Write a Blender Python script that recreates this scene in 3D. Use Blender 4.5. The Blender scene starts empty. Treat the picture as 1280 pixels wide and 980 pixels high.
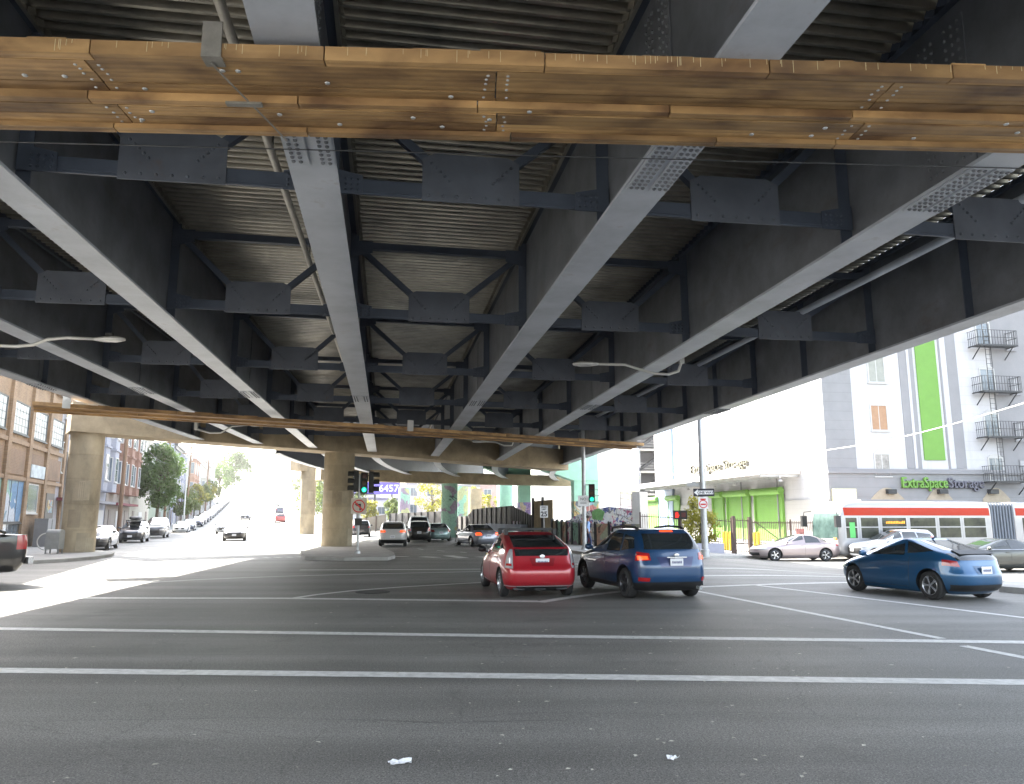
import bpy, bmesh, math, random
from mathutils import Vector, Matrix
R=math.radians; random.seed(7)
sc=bpy.context.scene; COL=sc.collection
# ---------- camera model: a point of the photograph -> a place in the world ----------
P=R(9.85); F=962.; CH=1.8
def ray(px,py):
    u=(px-640)/F; v=(480-py)/F
    return Vector((u,math.cos(P)-math.sin(P)*v,math.sin(P)+math.cos(P)*v))
def at(px,py,z=0.):
    r=ray(px,py); t=(z-CH)/r.z
    return Vector((r.x*t,r.y*t,z))
def atY(px,py,Y):
    r=ray(px,py); t=Y/r.y
    return Vector((r.x*t,Y,CH+r.z*t))
AZ=R(8.33); D=Vector((-math.sin(AZ),math.cos(AZ),0)); N=Vector((math.cos(AZ),math.sin(AZ),0))
def toB(v): return (v.x*N.x+v.y*N.y, v.x*D.x+v.y*D.y)
class Frame:                        # a vertical facade: x along it, y into the building, z up
    def __init__(s,o,ang): s.o=Vector((o[0],o[1],0)); s.a=ang; s.x=Vector((math.cos(ang),math.sin(ang),0)); s.y=Vector((-math.sin(ang),math.cos(ang),0))
    def hit(s,px,py,y=0.):
        r=ray(px,py); o=s.o+s.y*y-Vector((0,0,CH)); t=o.dot(s.y)/r.dot(s.y)
        p=r*t; return ((p+Vector((0,0,CH))-s.o).dot(s.x), p.z+CH)
# ---------- materials ----------
MT={}
def mat(name,col,rough=.6,metal=0.,var=.12,scale=3.,bump=0.,bscale=40.,coat=0.,emit=None,es=0.,spec=.5,col2=None,stretch=None,island=0.,det=6.):
    if name in MT: return MT[name]
    m=bpy.data.materials.new(name); m.use_nodes=True; nt=m.node_tree; b=nt.nodes['Principled BSDF']
    b.inputs['Roughness'].default_value=rough; b.inputs['Metallic'].default_value=metal
    b.inputs['Coat Weight'].default_value=coat; b.inputs['Coat Roughness'].default_value=.05; b.inputs['Specular IOR Level'].default_value=spec
    b.inputs['Base Color'].default_value=(*col,1)
    L=nt.links.new
    if var>0 or bump>0:
        tc=nt.nodes.new('ShaderNodeTexCoord'); mp=nt.nodes.new('ShaderNodeMapping'); L(tc.outputs['Object'],mp.inputs['Vector'])
        if stretch: mp.inputs['Scale'].default_value=stretch
    if var>0:
        n=nt.nodes.new('ShaderNodeTexNoise'); n.inputs['Scale'].default_value=scale; n.inputs['Detail'].default_value=det; n.inputs['Roughness'].default_value=.65
        L(mp.outputs['Vector'],n.inputs['Vector'])
        rp=nt.nodes.new('ShaderNodeValToRGB'); rp.color_ramp.elements[0].position=.3; rp.color_ramp.elements[1].position=.7
        c0=[c*(1-var) for c in col]; c1=col2 or [min(1,c*(1+var)) for c in col]
        rp.color_ramp.elements[0].color=(*c0,1); rp.color_ramp.elements[1].color=(*c1,1)
        L(n.outputs['Fac'],rp.inputs['Fac']); out=rp.outputs['Color']
        if island>0:
            g=nt.nodes.new('ShaderNodeNewGeometry'); h=nt.nodes.new('ShaderNodeHueSaturation')
            mr=nt.nodes.new('ShaderNodeMapRange'); mr.inputs['To Min'].default_value=1-island; mr.inputs['To Max'].default_value=1+island
            L(g.outputs['Random Per Island'],mr.inputs['Value']); L(mr.outputs['Result'],h.inputs['Value']); L(out,h.inputs['Color']); out=h.outputs['Color']
        L(out,b.inputs['Base Color'])
    if bump>0:
        n2=nt.nodes.new('ShaderNodeTexNoise'); n2.inputs['Scale'].default_value=bscale; n2.inputs['Detail'].default_value=4
        L(mp.outputs['Vector'],n2.inputs['Vector'])
        bp=nt.nodes.new('ShaderNodeBump'); bp.inputs['Strength'].default_value=bump; bp.inputs['Distance'].default_value=.02
        L(n2.outputs['Fac'],bp.inputs['Height']); L(bp.outputs['Normal'],b.inputs['Normal'])
    if emit: b.inputs['Emission Color'].default_value=(*emit,1); b.inputs['Emission Strength'].default_value=es
    MT[name]=m; return m
def stain(m,col,scale,p0,p1,f,stretch=(1,1,1)):
    nt=m.node_tree; b=nt.nodes['Principled BSDF']; L=nt.links.new; src=b.inputs['Base Color'].links[0].from_socket
    tc=nt.nodes.new('ShaderNodeTexCoord'); mp=nt.nodes.new('ShaderNodeMapping'); mp.inputs['Scale'].default_value=stretch; L(tc.outputs['Object'],mp.inputs['Vector'])
    n=nt.nodes.new('ShaderNodeTexNoise'); n.inputs['Scale'].default_value=scale; n.inputs['Detail'].default_value=8; n.inputs['Roughness'].default_value=.7; L(mp.outputs[0],n.inputs['Vector'])
    r=nt.nodes.new('ShaderNodeValToRGB'); r.color_ramp.elements[0].position=p0; r.color_ramp.elements[1].position=p1; r.color_ramp.elements[1].color=(f,f,f,1); L(n.outputs['Fac'],r.inputs[0])
    x=nt.nodes.new('ShaderNodeMixRGB'); L(r.outputs[0],x.inputs[0]); L(src,x.inputs[1]); x.inputs[2].default_value=(*col,1); L(x.outputs[0],b.inputs['Base Color'])
def paint(name,col,metal=.25): return mat('paint_'+name,col,.32,metal,.04,1.5,coat=1.)
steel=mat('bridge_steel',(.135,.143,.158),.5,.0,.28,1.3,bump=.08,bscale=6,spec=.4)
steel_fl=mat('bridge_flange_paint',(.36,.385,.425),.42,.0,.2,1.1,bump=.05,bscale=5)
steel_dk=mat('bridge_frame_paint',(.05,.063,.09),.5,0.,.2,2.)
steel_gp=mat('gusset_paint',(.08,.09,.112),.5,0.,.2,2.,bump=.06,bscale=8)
stain(steel,(.09,.06,.04),1.6,.58,.72,.45,(1,.35,1)); stain(steel_fl,(.16,.11,.07),2.2,.6,.74,.5); stain(steel_gp,(.1,.06,.035),3.,.6,.72,.5)
formm=mat('galvanised_deck_form',(.30,.29,.26),.3,.7,.35,1.2,spec=.4,col2=(.40,.37,.31))
conc=mat('pier_concrete',(.31,.25,.165),.85,0.,.33,.9,bump=.25,bscale=9,det=9)
conc2=mat('pale_concrete',(.42,.41,.39),.9,0.,.18,1.,bump=.2,bscale=20)
side_m=mat('sidewalk_concrete',(.34,.33,.31),.9,0.,.2,1.2,bump=.2,bscale=30)
mint=mat('mint_paint',(.32,.58,.45),.7,0.,.12,1.)
galv=mat('galvanised_metal',(.42,.43,.44),.42,.6,.15,4.)
dkmetal=mat('dark_metal',(.035,.037,.04),.45,.4,.2,5.)
brown_metal=mat('brown_fence_paint',(.075,.05,.04),.5,.2,.2,5.)
black=mat('black_plastic',(.012,.012,.013),.5,0.,.2,6.)
tyre_m=mat('tyre_rubber',(.018,.018,.019),.8,0.,.25,20.,bump=.15,bscale=60)
rim_m=mat('alloy',(.55,.56,.58),.25,.85,.05,5.)
rim_dk=mat('dark_alloy',(.10,.10,.11),.3,.7,.05,5.)
glass_m=mat('tinted_car_glass',(.018,.022,.024),.04,0.,0.,spec=.9,coat=.6)
glass_b=mat('window_glass',(.10,.13,.16),.06,0.,.35,.8,spec=.9)
tail_m=mat('tail_lamp_red',(.35,.012,.015),.15,0.,.1,8.,coat=1.)
tail_on=mat('tail_lamp_lit',(.5,.03,.02),.2,0.,0.,emit=(1.,.09,.015),es=.3)
clear_m=mat('clear_lamp_lens',(.5,.5,.52),.12,.35,.12,12.,coat=1.)
amber_m=mat('amber_lamp',(.7,.22,.03),.2,0.,0.,emit=(1.,.25,.03),es=.16)
plate_m=mat('plate_white',(.66,.67,.70),.4,0.,.05,9.)
white_m=mat('white_gloss',(.78,.78,.78),.4,0.,.05,2.)
ink_m=mat('dark_ink',(.02,.02,.03),.5,0.,0.)
red_m=mat('sign_red',(.6,.03,.03),.45,0.,0.)
# ---------- mesh builder ----------
class MB:
    def __init__(s): s.v=[]; s.f=[]; s.m=[]
    def add(s,vs,fs,mi=0):
        b=len(s.v); s.v+= [tuple(v) for v in vs]
        for f in fs: s.f.append(tuple(i+b for i in f)); s.m.append(mi)
        return s
    def obox(s,M,sx,sy,sz,mi=0):     # box of full size sx,sy,sz centred in frame M
        vs=[M@Vector((x*sx/2,y*sy/2,z*sz/2)) for x in(-1,1) for y in(-1,1) for z in(-1,1)]
        return s.add(vs,[(0,1,3,2),(4,6,7,5),(0,4,5,1),(2,3,7,6),(0,2,6,4),(1,5,7,3)],mi)
    def box(s,x0,x1,y0,y1,z0,z1,mi=0):
        return s.obox(Matrix.Translation(((x0+x1)/2,(y0+y1)/2,(z0+z1)/2)),abs(x1-x0),abs(y1-y0),abs(z1-z0),mi)
    def beam(s,a,b,w,h,mi=0,up=(0,0,1)):
        a=Vector(a);b=Vector(b);d=b-a;l=d.length;d.normalize();u=Vector(up)
        r=d.cross(u)
        if r.length<1e-4: r=d.cross(Vector((1,0,0)))
        r.normalize();u=r.cross(d)
        M=Matrix((( r.x,d.x,u.x,(a.x+b.x)/2),(r.y,d.y,u.y,(a.y+b.y)/2),(r.z,d.z,u.z,(a.z+b.z)/2),(0,0,0,1)))
        return s.obox(M,w,l,h,mi)
    def tube(s,pts,r,n=8,mi=0,cap=True):
        pts=[Vector(p) for p in pts]; rs=r if isinstance(r,(list,tuple)) else [r]*len(pts); vs=[]; pr=None
        for i,p in enumerate(pts):
            d=(pts[min(i+1,len(pts)-1)]-pts[max(i-1,0)]).normalized()
            if pr is None:
                pr=d.cross(Vector((0,0,1)))
                if pr.length<1e-3: pr=d.cross(Vector((1,0,0)))
            pr=(pr-d*pr.dot(d)).normalized(); q=d.cross(pr)
            for k in range(n):
                a=2*math.pi*k/n; vs.append(p+(pr*math.cos(a)+q*math.sin(a))*rs[i])
        fs=[(i*n+k,i*n+(k+1)%n,(i+1)*n+(k+1)%n,(i+1)*n+k) for i in range(len(pts)-1) for k in range(n)]
        if cap: fs+=[tuple(range(n))[::-1],tuple(range((len(pts)-1)*n,len(pts)*n))]
        return s.add(vs,fs,mi)
    def cyl(s,a,b,r,n=16,mi=0,r2=None): return s.tube([a,b],[r,r if r2 is None else r2],n,mi)
    def prism(s,poly,z0,z1,M=None,mi=0):
        M=M or Matrix(); n=len(poly)
        vs=[M@Vector((p[0],p[1],z0)) for p in poly]+[M@Vector((p[0],p[1],z1)) for p in poly]
        return s.add(vs,[tuple(range(n))[::-1],tuple(range(n,2*n))]+[(i,(i+1)%n,n+(i+1)%n,n+i) for i in range(n)],mi)
    def lathe(s,prof,M,n=28,mi=0):    # profile (r,z) round local z
        vs=[M@Vector((r*math.cos(2*math.pi*k/n),r*math.sin(2*math.pi*k/n),z)) for r,z in prof for k in range(n)]
        fs=[(i*n+k,i*n+(k+1)%n,(i+1)*n+(k+1)%n,(i+1)*n+k) for i in range(len(prof)-1) for k in range(n)]
        return s.add(vs,fs,mi)
    def quad(s,a,b,c,d,mi=0): return s.add([a,b,c,d],[(0,1,2,3)],mi)
    def stud(s,p,nrm,r,h):            # bolt head
        nrm=Vector(nrm).normalized(); p=Vector(p); return s.tube([p,p+nrm*h*.6,p+nrm*h],[r,r*.85,r*.3],6)
    def mesh(s,name,mats,smooth=False,fix=True):
        me=bpy.data.meshes.new(name); me.from_pydata(s.v,[],s.f)
        for m in (mats if isinstance(mats,(list,tuple)) else [mats]): me.materials.append(m)
        if any(s.m): me.polygons.foreach_set('material_index',s.m)
        if fix:
            bm=bmesh.new(); bm.from_mesh(me); bmesh.ops.recalc_face_normals(bm,faces=bm.faces); bm.to_mesh(me); bm.free()
        if smooth: me.shade_smooth() if smooth is True else me.set_sharp_from_angle(angle=R(smooth))
        me.update(); return me
    def build(s,name,mats,parent=None,smooth=False,M=None,fix=True): return obj(name,s.mesh(name,mats,smooth,fix),parent,M)
def obj(name,me,parent=None,M=None):
    o=bpy.data.objects.new(name,me); COL.objects.link(o)
    if parent: o.parent=parent
    if M is not None: o.matrix_local=M
    return o
def tag(o,label=None,cat=None,group=None,kind=None):
    for k,v in (('label',label),('category',cat),('group',group),('kind',kind)):
        if v: o[k]=v
    return o
def thing(name,label,cat,loc=(0,0,0),rz=0.,group=None):
    o=bpy.data.objects.new(name,None); COL.objects.link(o); o.location=loc; o.rotation_euler=(0,0,rz); o.empty_display_size=.2
    return tag(o,label,cat,group)
def copy_tree(o,parent=None):
    c=o.copy(); COL.objects.link(c)
    if parent: c.parent=parent
    for ch in list(o.children): copy_tree(ch,c)
    return c
def struct(o): return tag(o,kind='structure')
def text(s,size,m,parent,M,ext=.01,name='lettering',sx=1.,align='LEFT',bold=0.):
    cu=bpy.data.curves.new('lettering','FONT'); cu.body=s; cu.size=size; cu.extrude=ext; cu.align_x=align; cu.offset=bold; cu.resolution_u=3
    t=bpy.data.objects.new('lettering',cu); COL.objects.link(t)
    dg=bpy.context.evaluated_depsgraph_get(); me=bpy.data.meshes.new_from_object(t.evaluated_get(dg))
    bpy.data.objects.remove(t); bpy.data.curves.remove(cu); me.materials.clear(); me.materials.append(m)
    return obj(name,me,parent,M@Matrix.Diagonal((sx,1,1,1)))
RX=Matrix.Rotation(R(90),4,'X')
def T(x,y,z): return Matrix.Translation((x,y,z))
def RZ(a): return Matrix.Rotation(a,4,'Z')
# ---------- camera, sun, sky ----------
cam=bpy.data.cameras.new('camera'); co=bpy.data.objects.new('camera',cam); COL.objects.link(co); sc.camera=co
co.location=(0,0,CH); co.rotation_euler=(R(90)+P,0,0); cam.sensor_width=36; cam.sensor_fit='HORIZONTAL'; cam.lens=36*F/1280; cam.shift_y=-10/1280; cam.clip_end=4000; cam.clip_start=.05
PHI=R(44); EL=R(43)
sunh=(-N*math.cos(PHI)+D*math.sin(PHI)); sund=(sunh*math.cos(EL)+Vector((0,0,math.sin(EL)))).normalized()
sl=bpy.data.lights.new('sun','SUN'); sl.energy=5.0; sl.angle=R(.5); sl.color=(1,.94,.85); so=bpy.data.objects.new('sun',sl); COL.objects.link(so); so.rotation_euler=sund.to_track_quat('Z','Y').to_euler()
w=bpy.data.worlds.new('World'); sc.world=w; w.use_nodes=True; nt=w.node_tree
sky=nt.nodes.new('ShaderNodeTexSky'); sky.sky_type='NISHITA'; sky.sun_disc=False; sky.sun_elevation=EL; sky.sun_rotation=math.atan2(sunh.x,sunh.y); sky.dust_density=2.5; sky.air_density=1.2
hsv=nt.nodes.new('ShaderNodeHueSaturation'); hsv.inputs['Saturation'].default_value=.5; nt.links.new(sky.outputs[0],hsv.inputs['Color'])
nt.links.new(hsv.outputs[0],nt.nodes['Background'].inputs[0]); nt.nodes['Background'].inputs[1].default_value=.15
sc.view_settings.view_transform='Standard'; sc.view_settings.look='None'; sc.view_settings.gamma=1; sc.view_settings.exposure=2.92
sc.view_settings.use_curve_mapping=False
sc.cycles.use_denoising=True; sc.cycles.max_bounces=8; sc.cycles.diffuse_bounces=5; sc.cycles.glossy_bounces=4; sc.cycles.transparent_max_bounces=8
# ---------- ground ----------
SA=R(18); Ds=Vector((-math.sin(SA),math.cos(SA),0)); Ns=Vector((math.cos(SA),math.sin(SA),0))
def S(v,t,z=0.): p=Ns*v+Ds*t; return Vector((p.x,p.y,z+hz(p.x,p.y)))
def hz(x,y):
    t=x*Ds.x+y*Ds.y; e=max(0.,t-105.)
    sm=lambda q: (lambda c:c*c*(3-2*c))(max(0.,min(1.,q)))
    return (.062*(e*e/(e+45.)) if e>0 else 0.)-.45*sm((x-7)/8)*sm((y-20)/12)
def asphalt():
    m=bpy.data.materials.new('asphalt'); m.use_nodes=True; nt=m.node_tree; b=nt.nodes['Principled BSDF']; L=nt.links.new
    tc=nt.nodes.new('ShaderNodeTexCoord')
    def noise(s,d=4,r=.6,st=None):
        n=nt.nodes.new('ShaderNodeTexNoise'); n.inputs['Scale'].default_value=s; n.inputs['Detail'].default_value=d; n.inputs['Roughness'].default_value=r
        if st:
            mp=nt.nodes.new('ShaderNodeMapping'); mp.inputs['Scale'].default_value=st; L(tc.outputs['Object'],mp.inputs['Vector']); L(mp.outputs['Vector'],n.inputs['Vector'])
        else: L(tc.outputs['Object'],n.inputs['Vector'])
        return n
    def ramp(src,p0,p1,c0,c1):
        r=nt.nodes.new('ShaderNodeValToRGB'); r.color_ramp.elements[0].position=p0; r.color_ramp.elements[1].position=p1; r.color_ramp.elements[0].color=(c0*1.005,c0,c0*.985,1); r.color_ramp.elements[1].color=(c1*1.005,c1,c1*.985,1); L(src,r.inputs[0]); return r
    def mix(t,a,c,f=1.):
        x=nt.nodes.new('ShaderNodeMixRGB'); x.blend_type=t; x.inputs[0].default_value=f; L(a,x.inputs[1]); L(c,x.inputs[2]); return x.outputs[0]
    base=ramp(noise(.35,5).outputs['Fac'],.3,.7,.115,.162).outputs[0]
    band=ramp(noise(1.,3,.5,(.05,.9,1)).outputs['Fac'],.35,.65,.74,1.2).outputs[0]
    sp=mix('MULTIPLY',ramp(noise(70,2,.8).outputs['Fac'],.32,.7,.3,2.0).outputs[0],ramp(noise(28,3,.7).outputs['Fac'],.3,.7,.75,1.3).outputs[0])
    c=mix('MULTIPLY',base,band); c=mix('MULTIPLY',c,sp); c=mix('MULTIPLY',c,ramp(noise(.55,6,.7).outputs['Fac'],.56,.7,1.,.72).outputs[0])
    vo=nt.nodes.new('ShaderNodeTexVoronoi'); vo.inputs['Scale'].default_value=16; L(tc.outputs['Object'],vo.inputs['Vector'])
    st=ramp(vo.outputs['Distance'],.03,.07,1.,0.)
    gate=ramp(noise(.5,2).outputs['Fac'],.52,.66,0.,.7)
    gm=nt.nodes.new('ShaderNodeMath'); gm.operation='MULTIPLY'; L(st.outputs[0],gm.inputs[0]); L(gate.outputs[0],gm.inputs[1])
    x=nt.nodes.new('ShaderNodeMixRGB'); L(gm.outputs[0],x.inputs[0]); L(c,x.inputs[1]); x.inputs[2].default_value=(.26,.25,.23,1)
    va=nt.nodes.new('ShaderNodeTexVoronoi'); va.inputs['Scale'].default_value=48; L(tc.outputs['Object'],va.inputs['Vector'])
    sc_=nt.nodes.new('ShaderNodeSeparateColor'); L(va.outputs['Color'],sc_.inputs[0])
    g1=ramp(va.outputs['Distance'],.12,.3,1.,0.); g2=ramp(sc_.outputs[0],.70,.74,0.,.85)
    m1=nt.nodes.new('ShaderNodeMath'); m1.operation='MULTIPLY'; L(g1.outputs[0],m1.inputs[0]); L(g2.outputs[0],m1.inputs[1])
    y=nt.nodes.new('ShaderNodeMixRGB'); L(m1.outputs[0],y.inputs[0]); L(x.outputs[0],y.inputs[1]); y.inputs[2].default_value=(.34,.33,.31,1); x=y
    # sealed cracks
    v2=nt.nodes.new('ShaderNodeTexVoronoi'); v2.feature='DISTANCE_TO_EDGE'; v2.inputs['Scale'].default_value=.22
    wn=noise(.8,4); ad=nt.nodes.new('ShaderNodeMixRGB'); ad.blend_type='ADD'; ad.inputs[0].default_value=.9; L(tc.outputs['Object'],ad.inputs[1]); L(wn.outputs['Color'],ad.inputs[2]); L(ad.outputs[0],v2.inputs['Vector'])
    ck=ramp(v2.outputs['Distance'],.001,.004,.78,1.)
    c=mix('MULTIPLY',x.outputs[0],ck.outputs[0])
    L(c,b.inputs['Base Color']); b.inputs['Roughness'].default_value=.6; b.inputs['Specular IOR Level'].default_value=.42
    bp=nt.nodes.new('ShaderNodeBump'); bp.inputs['Strength'].default_value=.55; bp.inputs['Distance'].default_value=.012; nb=noise(85,3,.7); L(nb.outputs['Fac'],bp.inputs['Height']); L(bp.outputs[0],b.inputs['Normal'])
    return m
asph=asphalt()
g=MB(); vs=[-900,-500,-250,-120,-60,-30,-12,-4]+list(range(0,41))+[44,60,120,250,500,900]; ts=[-120,-40,0]+list(range(4,57))+[60,64,80,100]+[105+12*i for i in range(1,30)]+[480,560,700,900,1400]
for t in ts:
    for v in vs: g.v.append(tuple(S(v,t)))
nv=len(vs)
for i in range(len(ts)-1):
    for k in range(nv-1): g.f.append((i*nv+k,i*nv+k+1,(i+1)*nv+k+1,(i+1)*nv+k)); g.m.append(0)
struct(g.build('road',asph,smooth=True,fix=False))
def kerbed(poly,name='sidewalk',z=.14,m=side_m):
    a=sum(poly[i][0]*poly[(i+1)%len(poly)][1]-poly[(i+1)%len(poly)][0]*poly[i][1] for i in range(len(poly)))
    if a<0: poly=poly[::-1]
    bm=bmesh.new(); f=bm.faces.new([bm.verts.new((x,y,0)) for x,y in poly]); bmesh.ops.triangulate(bm,faces=[f])
    for it in range(5):
        es=[e for e in bm.edges if e.calc_length()>(3. if max(q[0] for q in poly)>5 else 9.)]
        if not es: break
        bmesh.ops.subdivide_edges(bm,edges=es,cuts=1); bmesh.ops.triangulate(bm,faces=bm.faces[:])
    r=bmesh.ops.extrude_face_region(bm,geom=bm.faces[:]); top=set(v for v in r['geom'] if isinstance(v,bmesh.types.BMVert))
    for v in bm.verts: v.co.z=hz(v.co.x,v.co.y)+(z if v in top else -.05)
    bmesh.ops.recalc_face_normals(bm,faces=bm.faces[:]); me=bpy.data.meshes.new(name); bm.to_mesh(me); bm.free(); me.materials.append(m)
    return struct(obj(name,me))
kerbed([(-70,20),(-19.6,29.9),(-18.9,30.9),(-18.3,32.6),(-18.2,34.5),(-18.6,36.6),(-19.6,38.8),(-21.2,40.6),(-23.9,42.0),tuple(S(-9.7,60))[:2],tuple(S(-45,60))[:2],(-75,40)])
sw=MB()                                            # pavement up the hill
for i,t in enumerate([60,80,100]+[105+12*i for i in range(1,30)]+[480,560]):
    for v,z in ((-9.7,-.05),(-9.7,.14),(-40,.14)): sw.v.append(tuple(S(v,max(t,60),z)))
    if i:
        b=(i-1)*3; sw.f+=[(b,b+3,b+4,b+1),(b+1,b+4,b+5,b+2)]; sw.m+=[0,0]
struct(sw.build('sidewalk',side_m,fix=False))
def px(*l): return [tuple(at(*p))[:2] for p in l]
kerbed(px((377,697),(381,700),(430,701),(485,700.5),(494,698),(492,694),(472,684),(456,675),(448,668),(430,662),(385,660),(352,656),(348,658),(362,673),(374,687)),'traffic_island')
kerbed([tuple(at(*q))[:2] for q in ((672,680,0),(690,686,0),(712,691,0),(742,695,0),(790,699,0),(850,702,-.1),(900,702,-.3),(935,700.5,-.46))]+[(15.6,44.3),(18.6,45.1),(22,46.2),(60,52),(60,58),(22,60),(16,80),(-1,72),(0,62)])
kerbed([(12.0,19.55),(12.35,18.7),(13.6,18.3),(30,19.2),(30,23.5),(13.2,21.2)],'traffic_island')
# painted markings
def stripe(mb,pts,wd,z=.004):
    q=[Vector((p.x,p.y,0)) for p in pts]; pts=[q[0]]; L=[]
    for a,b in zip(q[:-1],q[1:]):
        n=max(1,int((b-a).length/.7)); pts+= [a.lerp(b,(k+1)/n) for k in range(n)]

    for i,p in enumerate(pts):
        d=(pts[min(i+1,len(pts)-1)]-pts[max(i-1,0)]).normalized(); n=Vector((-d.y,d.x,0))*wd/2; L+= [(p+n),(p-n)]
    mb.add([(q.x,q.y,z+hz(q.x,q.y)) for q in L],[(2*i,2*i+1,2*i+3,2*i+2) for i in range(len(pts)-1)])
mk=MB()
def ln(wd,*l):
    stripe(mk,[at(*p) for p in l],wd,.003+.0006*(len(mk.f)%6))
ln(.30,(-160,836.4),(0,838),(640,845),(1280,853),(1500,855.6)); ln(.28,(-160,784),(0,786),(640,795),(1280,803),(1450,805.4)); ln(.3,(70,747.6),(360,748.2),(672,752))
ln(.18,(362,748.5),(395,743.5),(440,738.5),(500,734),(560,730.5),(606,728)); ln(.28,(674,753),(705,748),(735,744),(790,738),(870,734),(945,731),(1062,727.5))
ln(.16,(868,738.4),(1178,798.6)); ln(.17,(1204,807.5),(1290,824)); ln(.16,(940,731),(1290,773.5)); ln(.16,(140,731),(250,724.5),(350,720.5),(480,717),(606,714.5)); ln(.3,(375,712.6),(606,711.5))
ln(.3,(868,720),(1065,717.5)); ln(.3,(868,710.5),(1060,708.5)); ln(.3,(700,705),(740,705.5))
for a,b in (((492,695.5),(508,696)),((527,696),(547,697)),((560,694.5),(580,697.5)),((598,696),(616,697))): ln(.55,a,b)
for k in range(5): ln(.5,(330+14*k,697.5-.4*k),(337+14*k,697.2-.4*k))
for a,b in (((546,688),(556,689)),((575,690),(583,691)),((522,686),(529,687))): ln(.14,a,b)
linem=mat('worn_road_paint',(.66,.65,.62),.55,0.,.35,9.,col2=(.74,.73,.70),det=10.)
struct(mk.build('road_markings',linem,fix=False))
ts_=MB()
for l in (((-160,775),(300,771.5),(640,773),(700,773)),((-160,818),(420,818),(700,822)),((-100,905),(300,897),(560,903),(760,899))):
    g=random.Random(4); q=[]
    for a,b in zip(l[:-1],l[1:]):
        for k in range(8): q.append(at(a[0]+(b[0]-a[0])*k/8,a[1]+(b[1]-a[1])*k/8+g.uniform(-.5,.5)))
    stripe(ts_,q,.022 if l[0][1]<900 else .01,.002)
struct(ts_.build('road_seams',mat('tar_seam',(.06,.06,.058),.5,0.,.4,6.),fix=False))
# ---------- overpass (built in the bridge's own axes: u across, s along) ----------
ov=thing('overpass','steel girder road overpass on round concrete columns spanning the whole junction','overpass',(0,0,0),AZ)
def zb(u): return 5.72-.015*u
GU=[(-12.0,-10.4),(-8.75,-7.7),(-4.85,-4.95),(-1.05,-1.62),(2.85,2.3),(6.45,6.7),(10.95,11.6)]
S0=0.5
def gu(i,s): a,b=GU[i]; return a+(b-a)*(s-8)/39.
def caps(u): return 41.3+.52*(u+15.7)        # line of the pier cap
GD=2.25; FW=.48
frames=[3.4,9.85,16.35,22.7,29.0,35.3,41.4]
for i in range(7):
    s1=caps(gu(i,45))+.2; a=(gu(i,S0),S0); b=(gu(i,s1),s1); z0=zb(gu(i,10))
    wb=MB().beam((*a,z0+GD/2),(*b,z0+GD/2),.03,GD-.06)
    gr=wb.build('girder',steel,ov)
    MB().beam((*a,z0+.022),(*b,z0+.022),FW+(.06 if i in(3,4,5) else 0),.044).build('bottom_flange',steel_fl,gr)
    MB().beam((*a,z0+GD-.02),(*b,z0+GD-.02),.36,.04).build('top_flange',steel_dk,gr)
    for k,s in enumerate(frames+[ (frames[j]+frames[j+1])/2 for j in range(len(frames)-1)] if i in (0,6) else frames):
        if s<s1-1: MB().box(gu(i,s)-.19,gu(i,s)+.19,s-.012,s+.012,z0+.05,z0+GD-.05).build('stiffener_plate',steel_dk,gr)
    # bolted splice near the timber guard
    bo=MB(); sc0=7.75+.0*i
    for sc_ in (sc0,26.0):
        u=gu(i,sc_); h=.62
        [MB().box(u+e,u+e+.22,sc_-h,sc_+h,z0-.02,z0-.002).build('splice_plate',steel_fl if i!=6 else steel,gr) for e in (-.25,.03)]
        for sd in (-1,1): MB().box(u+sd*.016,u+sd*.034,sc_-.42,sc_+.42,z0+.2,z0+GD-.2).build('splice_plate',steel,gr)
        for q in range(12 if sc_<10 else 8):
            for du in (-.21,-.14,-.07,.07,.14,.21) if i>3 else (-.2,-.12,.12,.2): bo.stud((u+du,sc_-.56+.1*q*(1 if sc_<10 else 1.5),z0-.02),(0,0,-1),.026,.024)
        if sc_<10:
            for q in range(15):
                for ds in (-.34,-.23,-.12,.12,.23,.34):
                    for sd in (-1,1): bo.stud((u+sd*.034,sc_+ds,z0+.3+.12*q),(sd,0,0),.024,.022)
    bo.build('bolt_heads',steel,gr)
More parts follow.
